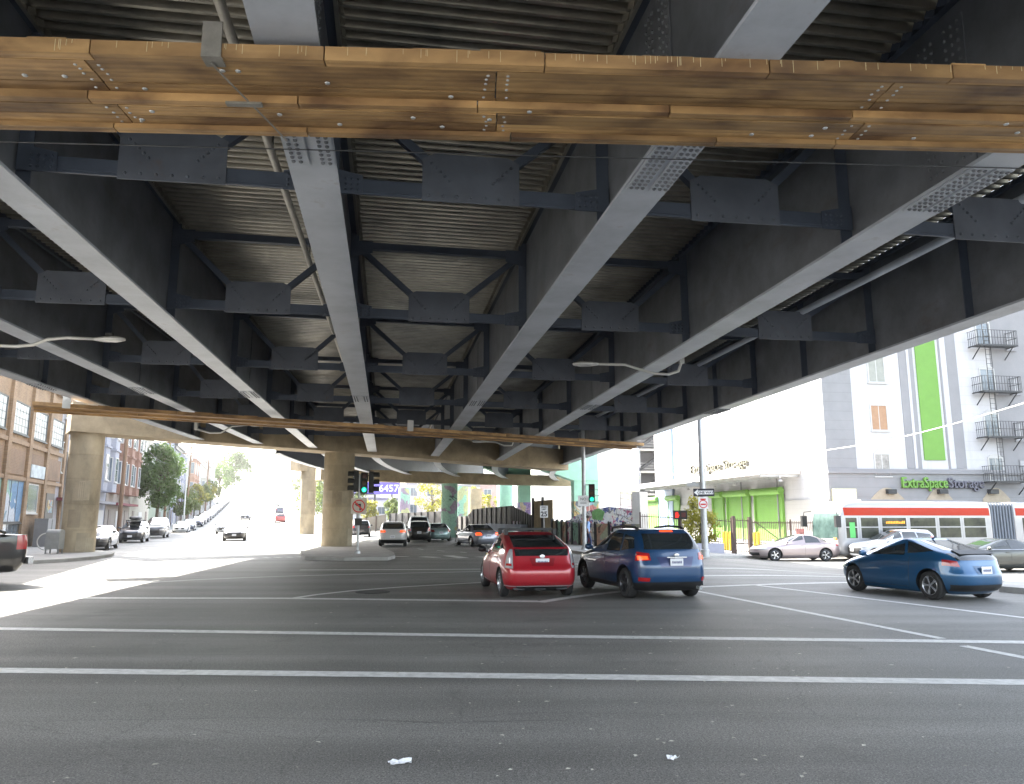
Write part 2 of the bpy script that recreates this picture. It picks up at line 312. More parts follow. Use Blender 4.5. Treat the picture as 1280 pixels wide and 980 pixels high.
# cross frames: two chords, two diagonals, gusset plate
for s in frames:
    for i in range(6):
        if s>caps(gu(i,s))-1.: continue
        ua,ub=gu(i,s)+.19,gu(i+1,s)-.19; um=(ua+ub)/2; za,zc=zb(ua),zb(ub)
        cf=MB(); lo=.34
        cf.beam((ua-.12,s,za+lo),(ub+.12,s,zc+lo),.13,.02); cf.beam((ua-.12,s+.045,za+lo+.06),(ub+.12,s+.045,zc+lo+.06),.012,.13); cf.beam((ua-.12,s-.045,za+lo+.06),(ub+.12,s-.045,zc+lo+.07),.012,.21)
        cf.beam((ua,s,za+GD-.34),(ub,s,zc+GD-.34),.13,.15)
        cf.beam((um-.5,s+.03,za+lo+.42),(ua+.05,s+.03,za+GD-.42),.12,.12); cf.beam((um+.5,s+.03,za+lo+.42),(ub-.05,s+.03,zc+GD-.42),.12,.12)
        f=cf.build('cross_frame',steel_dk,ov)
        gp=MB().prism([(um-.66,za+lo-.1),(um+.66,za+lo-.1),(um+.66,za+lo+.5),(um+.5,za+lo+.58),(um-.5,za+lo+.58),(um-.66,za+lo+.5)],-.01,.01,T(0,s-.065,0)@RX)
        zz=za+lo
        if s<30:
            for k in range(7): gp.stud((um-.57+.19*k,s-.075,zz-.02),(0,-1,0),.024,.026)
            for sd in (-1,1):
                for k in range(5): gp.stud((um+sd*(.3+.06*k),s-.075,zz+.2+.06*k),(0,-1,0),.024,.026)
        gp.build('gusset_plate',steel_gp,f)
        for sd,u,z in ((1,ua,za),(-1,ub,zc)):
            ep=MB().prism([(u-.15*sd,z+lo-.06),(u+.32*sd,z+lo-.06),(u+.32*sd,z+lo+.2),(u-.15*sd,z+lo+.3)],-.01,.01,T(0,s-.066,0)@RX)
            MB().prism([(u-.15*sd,z+GD-.62),(u+.3*sd,z+GD-.5),(u+.3*sd,z+GD-.24),(u-.15*sd,z+GD-.24)],-.01,.01,T(0,s-.05,0)@RX).build('end_plate',steel_dk,f)
            if s<30:
                for a in range(4):
                    for b in range(3): ep.stud((u+sd*(.02+.08*a),s-.076,z+lo+.0+.075*b),(0,-1,0),.022,.026)
            ep.build('end_plate',steel_dk,f)
# corrugated deck forms, deck slab, parapets
SE=58.
for i in range(6):
    ds=MB(); p=.22; n=int((SE-S0)/p); prof=[]
    for k in range(n):
        s=S0+k*p; prof+= [(s,0),(s+.055,0),(s+.085,.1),(s+.19,.1)]
    vs=[]
    for s,dz in prof:
        e=min(s,caps(gu(i,45))+.3)
        a=gu(i,s)+.17; b=gu(i+1,s)-.17
        vs+= [(a,s,zb(a)+GD-.03+dz),(b,s,zb(b)+GD-.03+dz)]
    ds.add(vs,[(2*k,2*k+1,2*k+3,2*k+2) for k in range(len(prof)-1)]).build('deck_form',formm,ov,fix=False)
    an=MB()
    for side,dd in ((i,.165),(i+1,-.165)):     # support angles with folded tabs along each girder
        for k in range(int((SE-S0)/.22)):
            s=S0+.22*k; u=gu(side,s)+dd*1.25; q=zb(u)+GD-.05
            if i in (2,3,4) and s>0: an.beam((u,s,q-.045),(u+dd*.25,s+.1,q+.0),.012,.09)
        a=(gu(side,S0)+dd,S0,zb(gu(side,S0))+GD-.075); b=(gu(side,SE)+dd,SE,zb(gu(side,SE))+GD-.075); an.beam(a,b,.05,.07)
    an.build('form_support_angle',formm if i in(2,3) else steel_dk,ov)
a0,a1=gu(0,S0)-.55,gu(0,SE)-.55; b0,b1=gu(6,S0)+.55,gu(6,SE)+.55
MB().prism([(a0,S0),(b0,S0),(b1,SE),(a1,SE)],zb(0)+GD+.25,zb(0)+GD+.5).build('deck_slab',conc,ov)
for A,B in (((a0,S0),(a1,SE)),((b0,S0),(b1,SE))): MB().beam((*A,zb(0)+GD+1.),(*B,zb(0)+GD+1.),.3,1.0).build('parapet',conc,ov)  # deck-edge walls out of view, added for the shadow they cast
# pier cap + columns
def column(parent,u,s,r,z0,z1,m=conc):
    c=MB(); z=z0
    while z<z1-.05:
        zn=min(z1,z+1.22); c.lathe([(r-.02,z-.01),(r,z),(r,zn-.03),(r-.018,zn-.022),(r-.018,zn+.005)],T(u,s,0),40); z=zn
    o=c.build('column',m,parent,smooth=40)
    if m is colm or m is conc:
        g=random.Random(int(u*10))
        for k in range(5):
            a=-math.pi/2+g.uniform(-1.1,1.); w=g.uniform(.35,.9); zb_=z0+.1+1.22*g.randrange(0,4)+g.uniform(0,.1); h=g.uniform(.6,1.05); n=6
            MB().add([((r+.004)*math.cos(a+w*i/n)+u,(r+.004)*math.sin(a+w*i/n)+s,zz) for i in range(n+1) for zz in (zb_,zb_+h)],[(2*i,2*i+2,2*i+3,2*i+1) for i in range(n)]).build('repair_patch',mat('concrete_repair_%d'%(k%3),[(.31,.265,.19),(.26,.215,.15),(.34,.30,.22)][k%3],.85,0.,.2,1.5),o,fix=False)
    return o
colm=mat('pier_column_concrete',(.30,.25,.17),.85,0.,.4,.7,bump=.2,bscale=12,stretch=(1,1,.6),det=8,island=.16)
cu=[(-16.95,None),(10.9,None)]
cb=MB(); cpts=[]
def czb(u): return 5.62-.028*(u+3.6)
Ua,Ub=-16.35,11.7
vs=[]
for k in range(25):
    u=Ua+(Ub-Ua)*k/24; s=caps(u)
    for ds_,z in ((-.95,czb(u)),(.95,czb(u)),(.95,czb(u)+1.45),(-.95,czb(u)+1.45)): vs.append((u-ds_*.46,s+ds_*.89,z))
cb.add(vs,[(4*k+j,4*k+(j+1)%4,4*k+4+(j+1)%4,4*k+4+j) for k in range(24) for j in range(4)]+[(0,1,2,3),(96,97,98,99)])
cb.build('bent_cap',conc,ov)
column(ov,-15.55,caps(-15.55),.78,0,czb(-15.7)+.05,colm)
column(ov,-3.55,caps(-3.55),.9,0,czb(-3.5)+.05,colm)
for u,s in ((-15.75,caps(-15.75)),):
    pass
# pipes along the girders
MB().tube([(-2.0+.0*s,s,7.18) for s in (.5,6,7.2,20,34,46)],.062,10).build('drain_pipe',mat('pale_pipe',(.55,.52,.46),.5,.2,.15,3.),ov,smooth=True)
MB().tube([(9.25,.5,6.55),(9.25,48,6.55)],.075,10).build('drain_pipe',steel_fl,ov,smooth=True)
ph=MB()
for k in range(9):
    for u,z in ((-2.0,7.18),): ph.box(u-.012,u+.012,6.2+5*k,6.225+5*k,z+.06,z+.75)
ph.build('pipe_hanger',dkmetal,ov)
# ---------- timber impact guards ----------
def wood():
    m=bpy.data.materials.new('weathered_timber'); m.use_nodes=True; nt=m.node_tree; b=nt.nodes['Principled BSDF']; L=nt.links.new
    tc=nt.nodes.new('ShaderNodeTexCoord'); g=nt.nodes.new('ShaderNodeNewGeometry')
    sp=nt.nodes.new('ShaderNodeSeparateXYZ'); L(tc.outputs['Object'],sp.inputs[0]); cb=nt.nodes.new('ShaderNodeCombineXYZ')
    mu=nt.nodes.new('ShaderNodeMath'); mu.operation='MULTIPLY'; mu.inputs[1].default_value=37.; L(g.outputs['Random Per Island'],mu.inputs[0])
    mx=nt.nodes.new('ShaderNodeMath'); mx.operation='MULTIPLY_ADD'; mx.inputs[1].default_value=.55; L(sp.outputs[0],mx.inputs[0]); L(mu.outputs[0],mx.inputs[2])
    for i,o_ in enumerate((mx.outputs[0],sp.outputs[1],sp.outputs[2])): L(o_,cb.inputs[i])
    n=nt.nodes.new('ShaderNodeTexNoise'); n.inputs['Scale'].default_value=2.6; n.inputs['Detail'].default_value=9; n.inputs['Distortion'].default_value=.4; L(cb.outputs[0],n.inputs['Vector'])
    mp=nt.nodes.new('ShaderNodeMapping'); mp.inputs['Scale'].default_value=(.5,8,8); L(cb.outputs[0],mp.inputs['Vector'])
    wv=nt.nodes.new('ShaderNodeTexWave'); wv.bands_direction='Y'; wv.inputs['Scale'].default_value=.55; wv.inputs['Distortion'].default_value=9; wv.inputs['Detail'].default_value=3; wv.inputs['Detail Scale'].default_value=.7; L(mp.outputs[0],wv.inputs['Vector'])
    r1=nt.nodes.new('ShaderNodeValToRGB'); e=r1.color_ramp.elements; e[0].color=(.13,.068,.029,1); e[0].position=.3; e[1].color=(.46,.285,.12,1); e[1].position=.66; L(n.outputs['Fac'],r1.inputs[0])
    r2=nt.nodes.new('ShaderNodeValToRGB'); e=r2.color_ramp.elements; e[0].color=(.66,.58,.5,1); e[1].color=(1.05,1.03,1,1); e[0].position=.05; e[1].position=.45; L(wv.outputs['Fac'],r2.inputs[0])
    m1=nt.nodes.new('ShaderNodeMixRGB'); m1.blend_type='MULTIPLY'; m1.inputs[0].default_value=.4; L(r1.outputs[0],m1.inputs[1]); L(r2.outputs[0],m1.inputs[2])
    hs=nt.nodes.new('ShaderNodeHueSaturation'); mr=nt.nodes.new('ShaderNodeMapRange'); mr.inputs['To Min'].default_value=.62; mr.inputs['To Max'].default_value=1.15; L(g.outputs['Random Per Island'],mr.inputs[0]); L(mr.outputs[0],hs.inputs['Value']); L(m1.outputs[0],hs.inputs['Color'])
    vk=nt.nodes.new('ShaderNodeTexVoronoi'); vk.inputs['Scale'].default_value=1.; mk2=nt.nodes.new('ShaderNodeMapping'); mk2.inputs['Scale'].default_value=(.8,3.2,3.2); L(cb.outputs[0],mk2.inputs[0]); L(mk2.outputs[0],vk.inputs['Vector'])
    rk=nt.nodes.new('ShaderNodeValToRGB'); e=rk.color_ramp.elements; e[0].color=(.35,.25,.2,1); e[0].position=.05; e[1].color=(1,1,1,1); e[1].position=.16; L(vk.outputs['Distance'],rk.inputs[0])
    m3=nt.nodes.new('ShaderNodeMixRGB'); m3.blend_type='MULTIPLY'; m3.inputs[0].default_value=.9; L(hs.outputs[0],m3.inputs[1]); L(rk.outputs[0],m3.inputs[2])
    L(m3.outputs[0],b.inputs['Base Color']); b.inputs['Roughness'].default_value=.62
    bp=nt.nodes.new('ShaderNodeBump'); bp.inputs['Strength'].default_value=.35; bp.inputs['Distance'].default_value=.01; L(wv.outputs['Fac'],bp.inputs['Height']); L(bp.outputs[0],b.inputs['Normal'])
    return m
timber=wood()
def timber_guard(pa,pb,label,x0,x1,bolts=True,joints=()):
    pa=Vector(pa);pb=Vector(pb); d=pb-pa; ang=math.atan2(d.y,d.x)
    th=thing('timber_guard_beam',label,'timber beam',(pa.x,pa.y,0),ang,'timber guard beams slung under the overpass')
    # boards run along local x; y goes away from the viewer; each step hangs a little lower
    zt=pa.z
    rows=[(.0,.085,-.004,.125),(.093,.232,.0,.09),(.240,.375,.006,.09),(.383,.50,.0,.09),(.50,.578,-.062,.10),(.586,.73,-.070,.09),(.738,.872,-.064,.09),(.866,.95,-.112,.11)]
    rows=[(a*1.17,c*1.17,dz*1.1,h) for a,c,dz,h in rows]; rng=random.Random(5); b=MB(); L=x1-x0
    for k,(y0,y1,dz,h) in enumerate(rows):
        if k in (1,2,3): cuts=[x0]+[j+.0 for j in joints]+[x1]
        elif k in (5,6): cuts=[x0]+[j+.02 for j in joints]+[x1]
        else: cuts=[x0]+sorted(x0+L*(q+rng.uniform(-.25,.25))/6 for q in range(1,6))+[x1]
        for a,c in zip(cuts[:-1],cuts[1:]):
            j=rng.uniform(-.004,.004); b.box(a+.006,c-.006,y0,y1-rng.uniform(0,.003),zt+dz+j,zt+dz+h+j+(.1 if k==0 else 0)*0)
    for q in range(9):                              # loose offcuts and blocking on top
        x=x0+L*(q+rng.uniform(.1,.8))/9; b.box(x,x+rng.uniform(.25,.7),.02,.12,zt+.123,zt+.123+rng.uniform(.012,.03))
    b.build('planks',timber,th)
    if bolts:
        s=MB(); sp=MB()
        for j in joints:
            for sd in (-.09,.09):
                for y,dz in ((.17,0),(.23,0),(.31,.006),(.40,.006),(.52,0),(.72,-.077),(.81,-.077),(.9,-.070),(.98,-.070)): s.stud((j+sd+rng.uniform(-.02,.02),y,zt+dz-.002),(0,0,-1),.016,.008)
        for q in range(26):
            x=rng.uniform(x0,x1); y,dz=rng.choice(((.2,0),(.36,.006),(.52,0),(.63,-.068),(.77,-.077),(.94,-.070))); s.stud((x,y,zt+dz-.004),(0,0,-1),.026,.012)
        for q in range(90): # pale resin drips on the front edge
            x=rng.uniform(x0,x1); l=rng.uniform(.02,.09); sp.box(x,x+.004,-.003,.001,zt+.12-l-rng.uniform(0,.03),zt+.118)
        s.build('bolt_heads',galv,th); sp.build('resin_drips',mat('resin',(.6,.5,.3),.4,0.,.1),th)
    return th,ang
zw=5.56
wa=at(0,124,zw); wa.z=zw; ca=at(0,63,zw); cb_=at(1280,99,zw); wa=ca
tg,tang=timber_guard((ca.x,ca.y,zw),(cb_.x,cb_.y,zw),'broad weathered timber guard beam with bolted planks hanging close overhead',-1.2,9.6,True,(.62,4.06,7.55))
# bracket, conduit and cables on the near guard
def gl(x,y,z): return (x,y,z)
xb=1.62
MB().box(xb,xb+.16,-.03,-.012,zw-.02,zw+.3).box(xb,xb+.16,-.012,.12,zw-.02,zw-.004).build('bracket',mat('weathered_grey_bracket',(.19,.18,.16),.7,.2,.3,6.),tg)
MB().tube([(xb+.06,.05,zw-.03),(xb+.12,.3,zw-.035),(xb+.34,.86,zw-.12),(xb+.44,1.1,zw-.17)],.008,8).box(xb+.02,xb+.34,.56,.62,zw-.10,zw-.078).build('conduit',mat('weathered_grey_bracket',(.19,.18,.16),.7),tg,smooth=40)
ck=MB(); ck.tube([(-3,1.18,zw-.2),(10,1.2,zw-.24)],.006,6); tag(ck.build('overhead_cable',dkmetal,None,M=tg.matrix_basis.copy()),'thin dark cable strung just beyond the near timber guard beam','cable')
# ---------- cars ----------
def pchip(xs,ys,x):
    n=len(xs)
    if x<=xs[0]: return ys[0]
    if x>=xs[-1]: return ys[-1]
    h=[xs[i+1]-xs[i] for i in range(n-1)]; d=[(ys[i+1]-ys[i])/h[i] for i in range(n-1)]
    m=[d[0]]+[0 if d[i-1]*d[i]<=0 else 2*d[i-1]*d[i]/(d[i-1]+d[i]) for i in range(1,n-1)]+[d[-1]]
    i=max(j for j in range(n-1) if xs[j]<=x); t=(x-xs[i])/h[i]; t2=t*t; t3=t2*t
    return (2*t3-3*t2+1)*ys[i]+(t3-2*t2+t)*h[i]*m[i]+(-2*t3+3*t2)*ys[i+1]+(t3-t2)*h[i]*m[i+1]
KO=96
def outline(xf,xr,w,nf,nr):
    o=[]; xc=(xf+xr)/2; a=(xf-xr)/2
    for k in range(KO):
        t=2*math.pi*(k+.5)/KO; c,s=math.cos(t),math.sin(t); n=nf if c>0 else nr
        # superellipse, corner zone kept short in x so that the flanks run straight
        ex=abs(c)**(2/n); ey=abs(s)**(2/n)
        x=xc+math.copysign(a*ex,c); y=math.copysign(w*ey,s); o.append((x,y))
    return o
def loft(layers,nf,nr,dome=.035,steps=30):
    zs=[l[0] for l in layers]; bm=bmesh.new(); rows=[]
    zz=sorted(set([round(zs[0]+(zs[-1]-zs[0])*i/steps,4) for i in range(steps+1)]))
    for z in zz: rows.append((z,)+tuple(pchip(zs,[l[j] for l in layers],z) for j in (1,2,3)))
    z,xf,xr,w=rows[-1]; xc=(xf+xr)/2
    for f,dz in ((.93,.35),(.8,.65),(.55,.9),(.25,1.)): rows.append((z+dome*dz,xc+(xf-xc)*f,xc+(xr-xc)*f,w*f))
    z0,xf,xr,w=rows[0]; rows.insert(0,(z0-.03,xf-.06,xr+.06,w-.06))
    rr=[[bm.verts.new((x,y,z)) for x,y in outline(xf,xr,w,nf,nr)] for z,xf,xr,w in rows]
    for a,b in zip(rr[:-1],rr[1:]):
        for k in range(KO): bm.faces.new((a[k],a[(k+1)%KO],b[(k+1)%KO],b[k]))
    bm.faces.new(rr[-1]); bm.faces.new(rr[0][::-1]); bm.normal_update()
    return bm
def clip(src,poly,axis,sign,eps,thr=.25,xlim=None):
    """a panel of the body inside a convex outline: axis 'y' side view (x,z), 'x' front or rear view (y,z), 'z' from above (x,y)"""
    bm=src.copy(); ai='xyz'.index(axis)
    bmesh.ops.delete(bm,geom=[f for f in bm.faces if f.normal[ai]*sign<thr],context='FACES')
    cx=sum(p[0] for p in poly)/len(poly); cy=sum(p[1] for p in poly)/len(poly); i0,i1=[i for i in range(3) if i!=ai]
    for k in range(len(poly)):
        a=poly[k]; b=poly[(k+1)%len(poly)]; n=(b[1]-a[1],a[0]-b[0])
        if (cx-a[0])*n[0]+(cy-a[1])*n[1]>0: n=(-n[0],-n[1])
        co=[0,0,0]; no=[0,0,0]; co[i0],co[i1]=a; no[i0],no[i1]=n
        bmesh.ops.bisect_plane(bm,geom=bm.verts[:]+bm.edges[:]+bm.faces[:],plane_co=co,plane_no=no,clear_outer=True)
        if not bm.faces: break
    if xlim is not None and bm.faces: bmesh.ops.bisect_plane(bm,geom=bm.verts[:]+bm.edges[:]+bm.faces[:],plane_co=(xlim,0,0),plane_no=(-sign,0,0),clear_outer=True)
    bm.normal_update()
    off=[(v,v.normal.copy()) for v in bm.verts]
    for v,n in off: v.co+=n*eps
    return bm
def bmo(bm,name,mats,parent,smooth=True):
    me=bpy.data.meshes.new(name); bm.to_mesh(me); bm.free()
    for m in (mats if isinstance(mats,list) else [mats]): me.materials.append(m)
    if smooth: me.shade_smooth()
    return obj(name,me,parent)
WH={}
def wheel(parent,x,y,r,style,sd,width=.21):
    key=(style,round(r,3),width)
    if key not in WH:
        t=MB(); t.lathe([(r*.66,-width/2),(r*.9,-width/2),(r*.975,-width*.4),(r,-width*.25),(r,width*.25),(r*.975,width*.4),(r*.9,width/2),(r*.66,width/2),(r*.66,-width/2)],Matrix.Rotation(R(-90),4,'X'),40)
        q=MB(); M=Matrix.Rotation(R(-90),4,'X'); ns,mi=(6,1) if style=='dark' else (10,0) if style=='multi' else (5,0)
        q.lathe([(r*.68,width/2-.004),(r*.64,width/2+.004),(r*.60,width/2-.012),(r*.6,-.05)],M,40,0)
        q.lathe([(r*.6,width/2-.09),(.02,width/2-.085)],M,30,2)
        for k in range(ns):
            a=2*math.pi*k/ns; A=M@Matrix.Rotation(a,4,'Z')
            for da in ((-.09,.09) if ns<10 else (0,)):
                B=M@Matrix.Rotation(a+da,4,'Z'); q.obox(B@Matrix.Translation((r*.34,0,width/2-.03)),r*.56,r*.09,.03,0)
        q.lathe([(.001,width/2-.002),(r*.13,width/2-.004),(r*.15,width/2-.05)],M,16,0)
        rm=rim_dk if style=='dark' else rim_m
        WH[key]=(t.mesh('wheel',tyre_m,40),q.mesh('rim',[rm,rm,black],40))
    a,b=WH[key]; M=T(x,y,r)@(RZ(math.pi) if sd<0 else Matrix())
    o=obj('wheel',a,parent,M); obj('rim',b,o); return o
def car(name,label,cat,layers,pos,head,pm,wx,r=.32,nf=4.6,nr=6.,side=(),ws=None,rw=None,tails=(),heads=(),plate=None,rear_extra=(),front_extra=(),side_extra=(),style='plain',group=None,mirror=(.62,1.0),handles=(),dome=.035,well=.055,wt=.21,doors=(),front_plate=None,lower=None,tx=.36):
    th=thing(name,label,cat,(pos[0],pos[1],hz(pos[0],pos[1])),head,group)
    bm=loft(layers,nf,nr,dome); raw=bm.copy(); XF=max(l[1] for l in layers); XR=min(l[2] for l in layers); W=max(l[3] for l in layers)
    me=bpy.data.meshes.new('body'); bm.to_mesh(me); bm.free(); me.materials.append(pm); me.materials.append(black)
    ob=obj('body',me,th)
    cut=MB()
    for x in wx:
        for sd in (-1,1): cut.cyl((x,sd*(W-.34),r+.005),(x,sd*(W+.2),r+.005),r+well,28,1)
    cm=cut.mesh('cut',[pm,black]); c=obj('cut',cm,th)
    md=ob.modifiers.new('b','BOOLEAN'); md.object=c; md.operation='DIFFERENCE'; md.solver='EXACT'; bpy.context.view_layer.update()
    dg=bpy.context.evaluated_depsgraph_get(); me2=bpy.data.meshes.new_from_object(ob.evaluated_get(dg))
    ob.modifiers.clear(); ob.data=me2; bpy.data.objects.remove(c); bpy.data.meshes.remove(me)
    me2.set_sharp_from_angle(angle=R(38))
    def cutout(b):      # open the panel over the wheel wells too
        for x in wx:
            pass
        return b
    if lower: bmo(clip(raw,[(-3,0),(3,0),(3,lower),(-3,lower)],'y',1,.003,-.99) if False else clip(raw,[(-3,0),(3,0),(3,lower),(-3,lower)],'x',-1,.004,.2),'bumper_trim',black,th)
    def ywid(x):
        L=max(layers,key=lambda l:l[3]); xc=(L[1]+L[2])/2; a=(L[1]-L[2])/2; n=nf if x>xc else nr
        return W*(1-abs((x-xc)/a)**n)**(1/n)
    for x in wx:
        for sd in (-1,1): wheel(th,x,sd*(ywid(x)-wt/2-.012),r,style,sd,wt)
    for poly in side:
        for sd in (1,-1): bmo(clip(raw,poly,'y',sd,.005),'side_window',glass_m,th)
    for poly,m,nm in side_extra:
        for sd in (1,-1): bmo(clip(raw,poly,'y',sd,.004),nm,m,th)
    if ws: bmo(clip(raw,ws,'x',1,.005,.12),'windshield',glass_m,th)
    if rw: bmo(clip(raw,rw,'x',-1,.005,.12),'rear_window',glass_m,th)
    for ti,(poly,m) in enumerate(tails):
        for sd in (1,-1): bmo(clip(raw,[(sd*a,b) for a,b in poly],'x',-1,.008+.003*ti,-.25,XR+tx),'taillight',m,th)
    for poly,m in heads:
        for sd in (1,-1): bmo(clip(raw,[(sd*a,b) for a,b in poly],'x',1,.008,-.1,XF-.55),'headlight',m,th)
    for poly,m,nm in rear_extra: bmo(clip(raw,poly,'x',-1,.006,.12),nm,m,th)
    for poly,m,nm in front_extra: bmo(clip(raw,poly,'x',1,.006,.12),nm,m,th)
    seam=MB()
    if doors:
        from mathutils.bvhtree import BVHTree
        bv=BVHTree.FromBMesh(raw)
        def surf(x,z,sd):
            h=bv.ray_cast(Vector((x,sd*2,z)),Vector((0,-sd,0))); return h[0] if h[0] else Vector((x,sd*W,z))
        for x0,z0,x1,z1 in doors:
            for sd in (1,-1):
                pts=[surf(x0+(x1-x0)*k/8,z0+(z1-z0)*k/8,sd) for k in range(9)]; seam.tube(pts,.005,5)
        seam.build('door_seam',black,th)
        for x,z in handles:
            for sd in (1,-1):
                p=surf(x,z,sd); MB().obox(T(p.x,p.y+sd*.02,p.z),.17,.022,.026).build('door_handle',pm,th,smooth=60)
    if mirror:
        mx,mz=mirror
        for sd in (1,-1):
            q=MB(); q.lathe([(.001,-.1),(.07,-.08),(.095,-.02),(.09,.05),(.06,.085),(.001,.095)],T(mx,sd*(W+.045),mz+.02)@Matrix.Diagonal((.7,1.1,.8,1))@Matrix.Rotation(R(90),4,'X'),14); q.beam((mx,sd*(W-.14),mz-.06),(mx,sd*(W+.0),mz-.02),.06,.03); q.build('side_mirror',pm if pm is not MT.get('paint_red') else black,th,smooth=50)
    if plate:
        x,z=plate; pl=MB().box(x-.012,x+.0,-.155,.155,z-.078,z+.078).build('license_plate',plate_m,th)
        q=MB(); rng=random.Random(len(bpy.data.objects))
        for k in range(7): q.box(x-.015,x-.0125,-.115+k*.034,-.093+k*.034,z-.03,z+.022+rng.uniform(-.008,.004))
        q.build('plate_characters',mat('plate_ink',(.05,.06,.16),.5,0.,0.),pl)
    if front_plate:
        x,z=front_plate; MB().box(x,x+.012,-.155,.155,z-.075,z+.075).build('license_plate',plate_m,th)
    raw.free()
    return th
def scl(l,sx=1.,sy=1.,sz=1.): return [(a*sz,b*sx,c*sx,d*sy) for a,b,c,d in l]
def mirx(poly): return poly
SEDAN=[(.19,2.08,-2.1,.80),(.3,2.26,-2.27,.87),(.5,2.32,-2.33,.90),(.62,2.3,-2.32,.90),(.72,2.16,-2.3,.895),(.82,1.75,-2.26,.885),(.9,1.32,-2.18,.865),(.955,1.08,-1.85,.83),(1.0,.95,-1.68,.805),(1.1,.68,-1.48,.755),(1.22,.33,-1.18,.69),(1.34,-.08,-.82,.62)]
SSIDE=[[(.86,.955),(.42,1.02),(-.1,1.32),(-.22,1.33),(-.22,.945)],[(-.29,.945),(-.29,1.33),(-.62,1.31),(-.98,1.2),(-1.12,.96)]]
SWS=[(-.74,.99),(.74,.99),(.56,1.335),(-.56,1.335)]; SRW=[(-.7,1.01),(.7,1.01),(.55,1.325),(-.55,1.325)]
SDOOR=[(.95,.3,1.0,.9),(-.25,.27,-.25,.93),(-1.2,.55,-1.3,.92),(.95,.28,-1.0,.28),(.95,.86,-2.,.9)]
HATCH=[(.22,2.02,-1.98,.82),(.35,2.16,-2.13,.88),(.55,2.2,-2.19,.90),(.72,2.18,-2.19,.90),(.84,2.08,-2.16,.895),(.93,1.7,-2.13,.885),(1.0,1.32,-2.11,.865),(1.07,1.04,-2.09,.835),(1.2,.7,-2.02,.785),(1.34,.35,-1.9,.73),(1.46,.02,-1.76,.67),(1.52,-.16,-1.68,.62)]
HSIDE=[[(.86,1.03),(.36,1.1),(.08,1.4),(-.16,1.45),(-.16,1.03)],[(-.24,1.03),(-.24,1.45),(-.95,1.43),(-1.02,1.04)],[(-1.1,1.05),(-1.05,1.42),(-1.55,1.36),(-1.72,1.12)]]
HWS=[(-.74,1.06),(.74,1.06),(.62,1.49),(-.62,1.49)]; HRW=[(-.68,1.1),(.68,1.1),(.6,1.44),(-.6,1.44)]
HDOOR=[(1.0,.3,1.02,.98),(-.2,.3,-.2,1.0),(-1.05,.62,-1.1,1.0),(1.0,.31,-.95,.31)]
def bear(pos): return math.atan2(pos[1],pos[0])
# red hatchback, seen from behind
PRI=[(.2,2.02,-1.95,.78),(.3,2.14,-2.12,.84),(.42,2.19,-2.2,.862),(.56,2.19,-2.215,.866),(.66,2.12,-2.2,.866),(.74,1.95,-2.14,.862),(.84,1.62,-2.1,.85),(.94,1.3,-2.07,.83),(1.0,1.12,-2.05,.81),(1.08,.9,-2.0,.78),(1.15,.72,-1.86,.75),(1.25,.45,-1.52,.70),(1.35,.16,-1.12,.655),(1.43,-.12,-.75,.61)]
REDM=paint('red',(.36,.012,.022),.15)
a_pr=R(98); pos=(.02,20.3)
prius=car('red_hatchback','red hatchback with black roof bars driving away beside the blue wagon','car',PRI,(.27,19.9),R(101.5),REDM,(1.36,-1.34),r=.315,nf=3.6,nr=7.,
 side=[[(.98,.96),(.6,1.02),(.1,1.3),(-.12,1.35),(-.12,.97)],[(-.19,.97),(-.19,1.35),(-.78,1.28),(-1.0,1.05),(-1.0,.99)],[(-1.08,1.0),(-1.08,1.1),(-.9,1.25),(-1.4,1.12),(-1.45,1.05)]],
 ws=[(-.74,1.02),(.74,1.02),(.56,1.42),(-.56,1.42)],rw=[(-.62,1.13),(.62,1.13),(.55,1.385),(-.55,1.385)],
 rear_extra=[([(-.615,.945),(.615,.945),(.63,1.09),(-.63,1.09)],glass_m,'lower_rear_window'),([(-.5,.155),(.5,.155),(.62,.3),(-.62,.3)],black,'bumper_grille'),([(-.86,.275),(.86,.275),(.86,.295),(-.86,.295)],mat('bumper_lip',(.5,.45,.46),.3,.3,.05),'bumper_lip'),([(-.24,.72),(.24,.72),(.3,.9),(-.3,.9)],mat('red_recess',(.22,.008,.014),.3,.1,.05,coat=.6),'plate_recess')],
 tails=[([(.68,.67),(.84,.68),(.84,.86),(.76,1.1),(.655,1.09)],clear_m),([(.7,.72),(.8,.73),(.79,.78),(.7,.78)],tail_m)],plate=(-2.105,.81),style='multi',mirror=(.78,.98),doors=[(1.0,.3,1.05,.93),(-.15,.28,-.15,.96),(-1.1,.6,-1.05,.97),(1.0,.27,-.95,.27)],handles=[(-.02,.86),(-.92,.88)],wt=.19,
 side_extra=[])
rk=MB()
for x in (-.05,-.85):
    rk.beam((x,-.62,1.515),(x,.62,1.515),.06,.045)
    for sd in (-1,1): rk.box(x-.07,x+.07,sd*.6-.04,sd*.6+.04,1.39,1.53)
rk.beam((-.92,-.5,1.53),(-.92,.55,1.53),.09,.05); rk.build('roof_rack',black,prius)
MB().lathe([(.055,0),(.05,.012),(.001,.014)],T(-2.09,0,.935)@Matrix.Rotation(R(-90),4,'Y')@Matrix.Diagonal((.8,1.2,1,1)),20).build('badge',rim_m,prius)
q=MB()
for k,x in enumerate((-.5,.0,.55)):
    q.box(-2.0,-1.7,-.6+.5*k,-.35+.5*k,.2,.24)
q.build('underbody',dkmetal,prius)
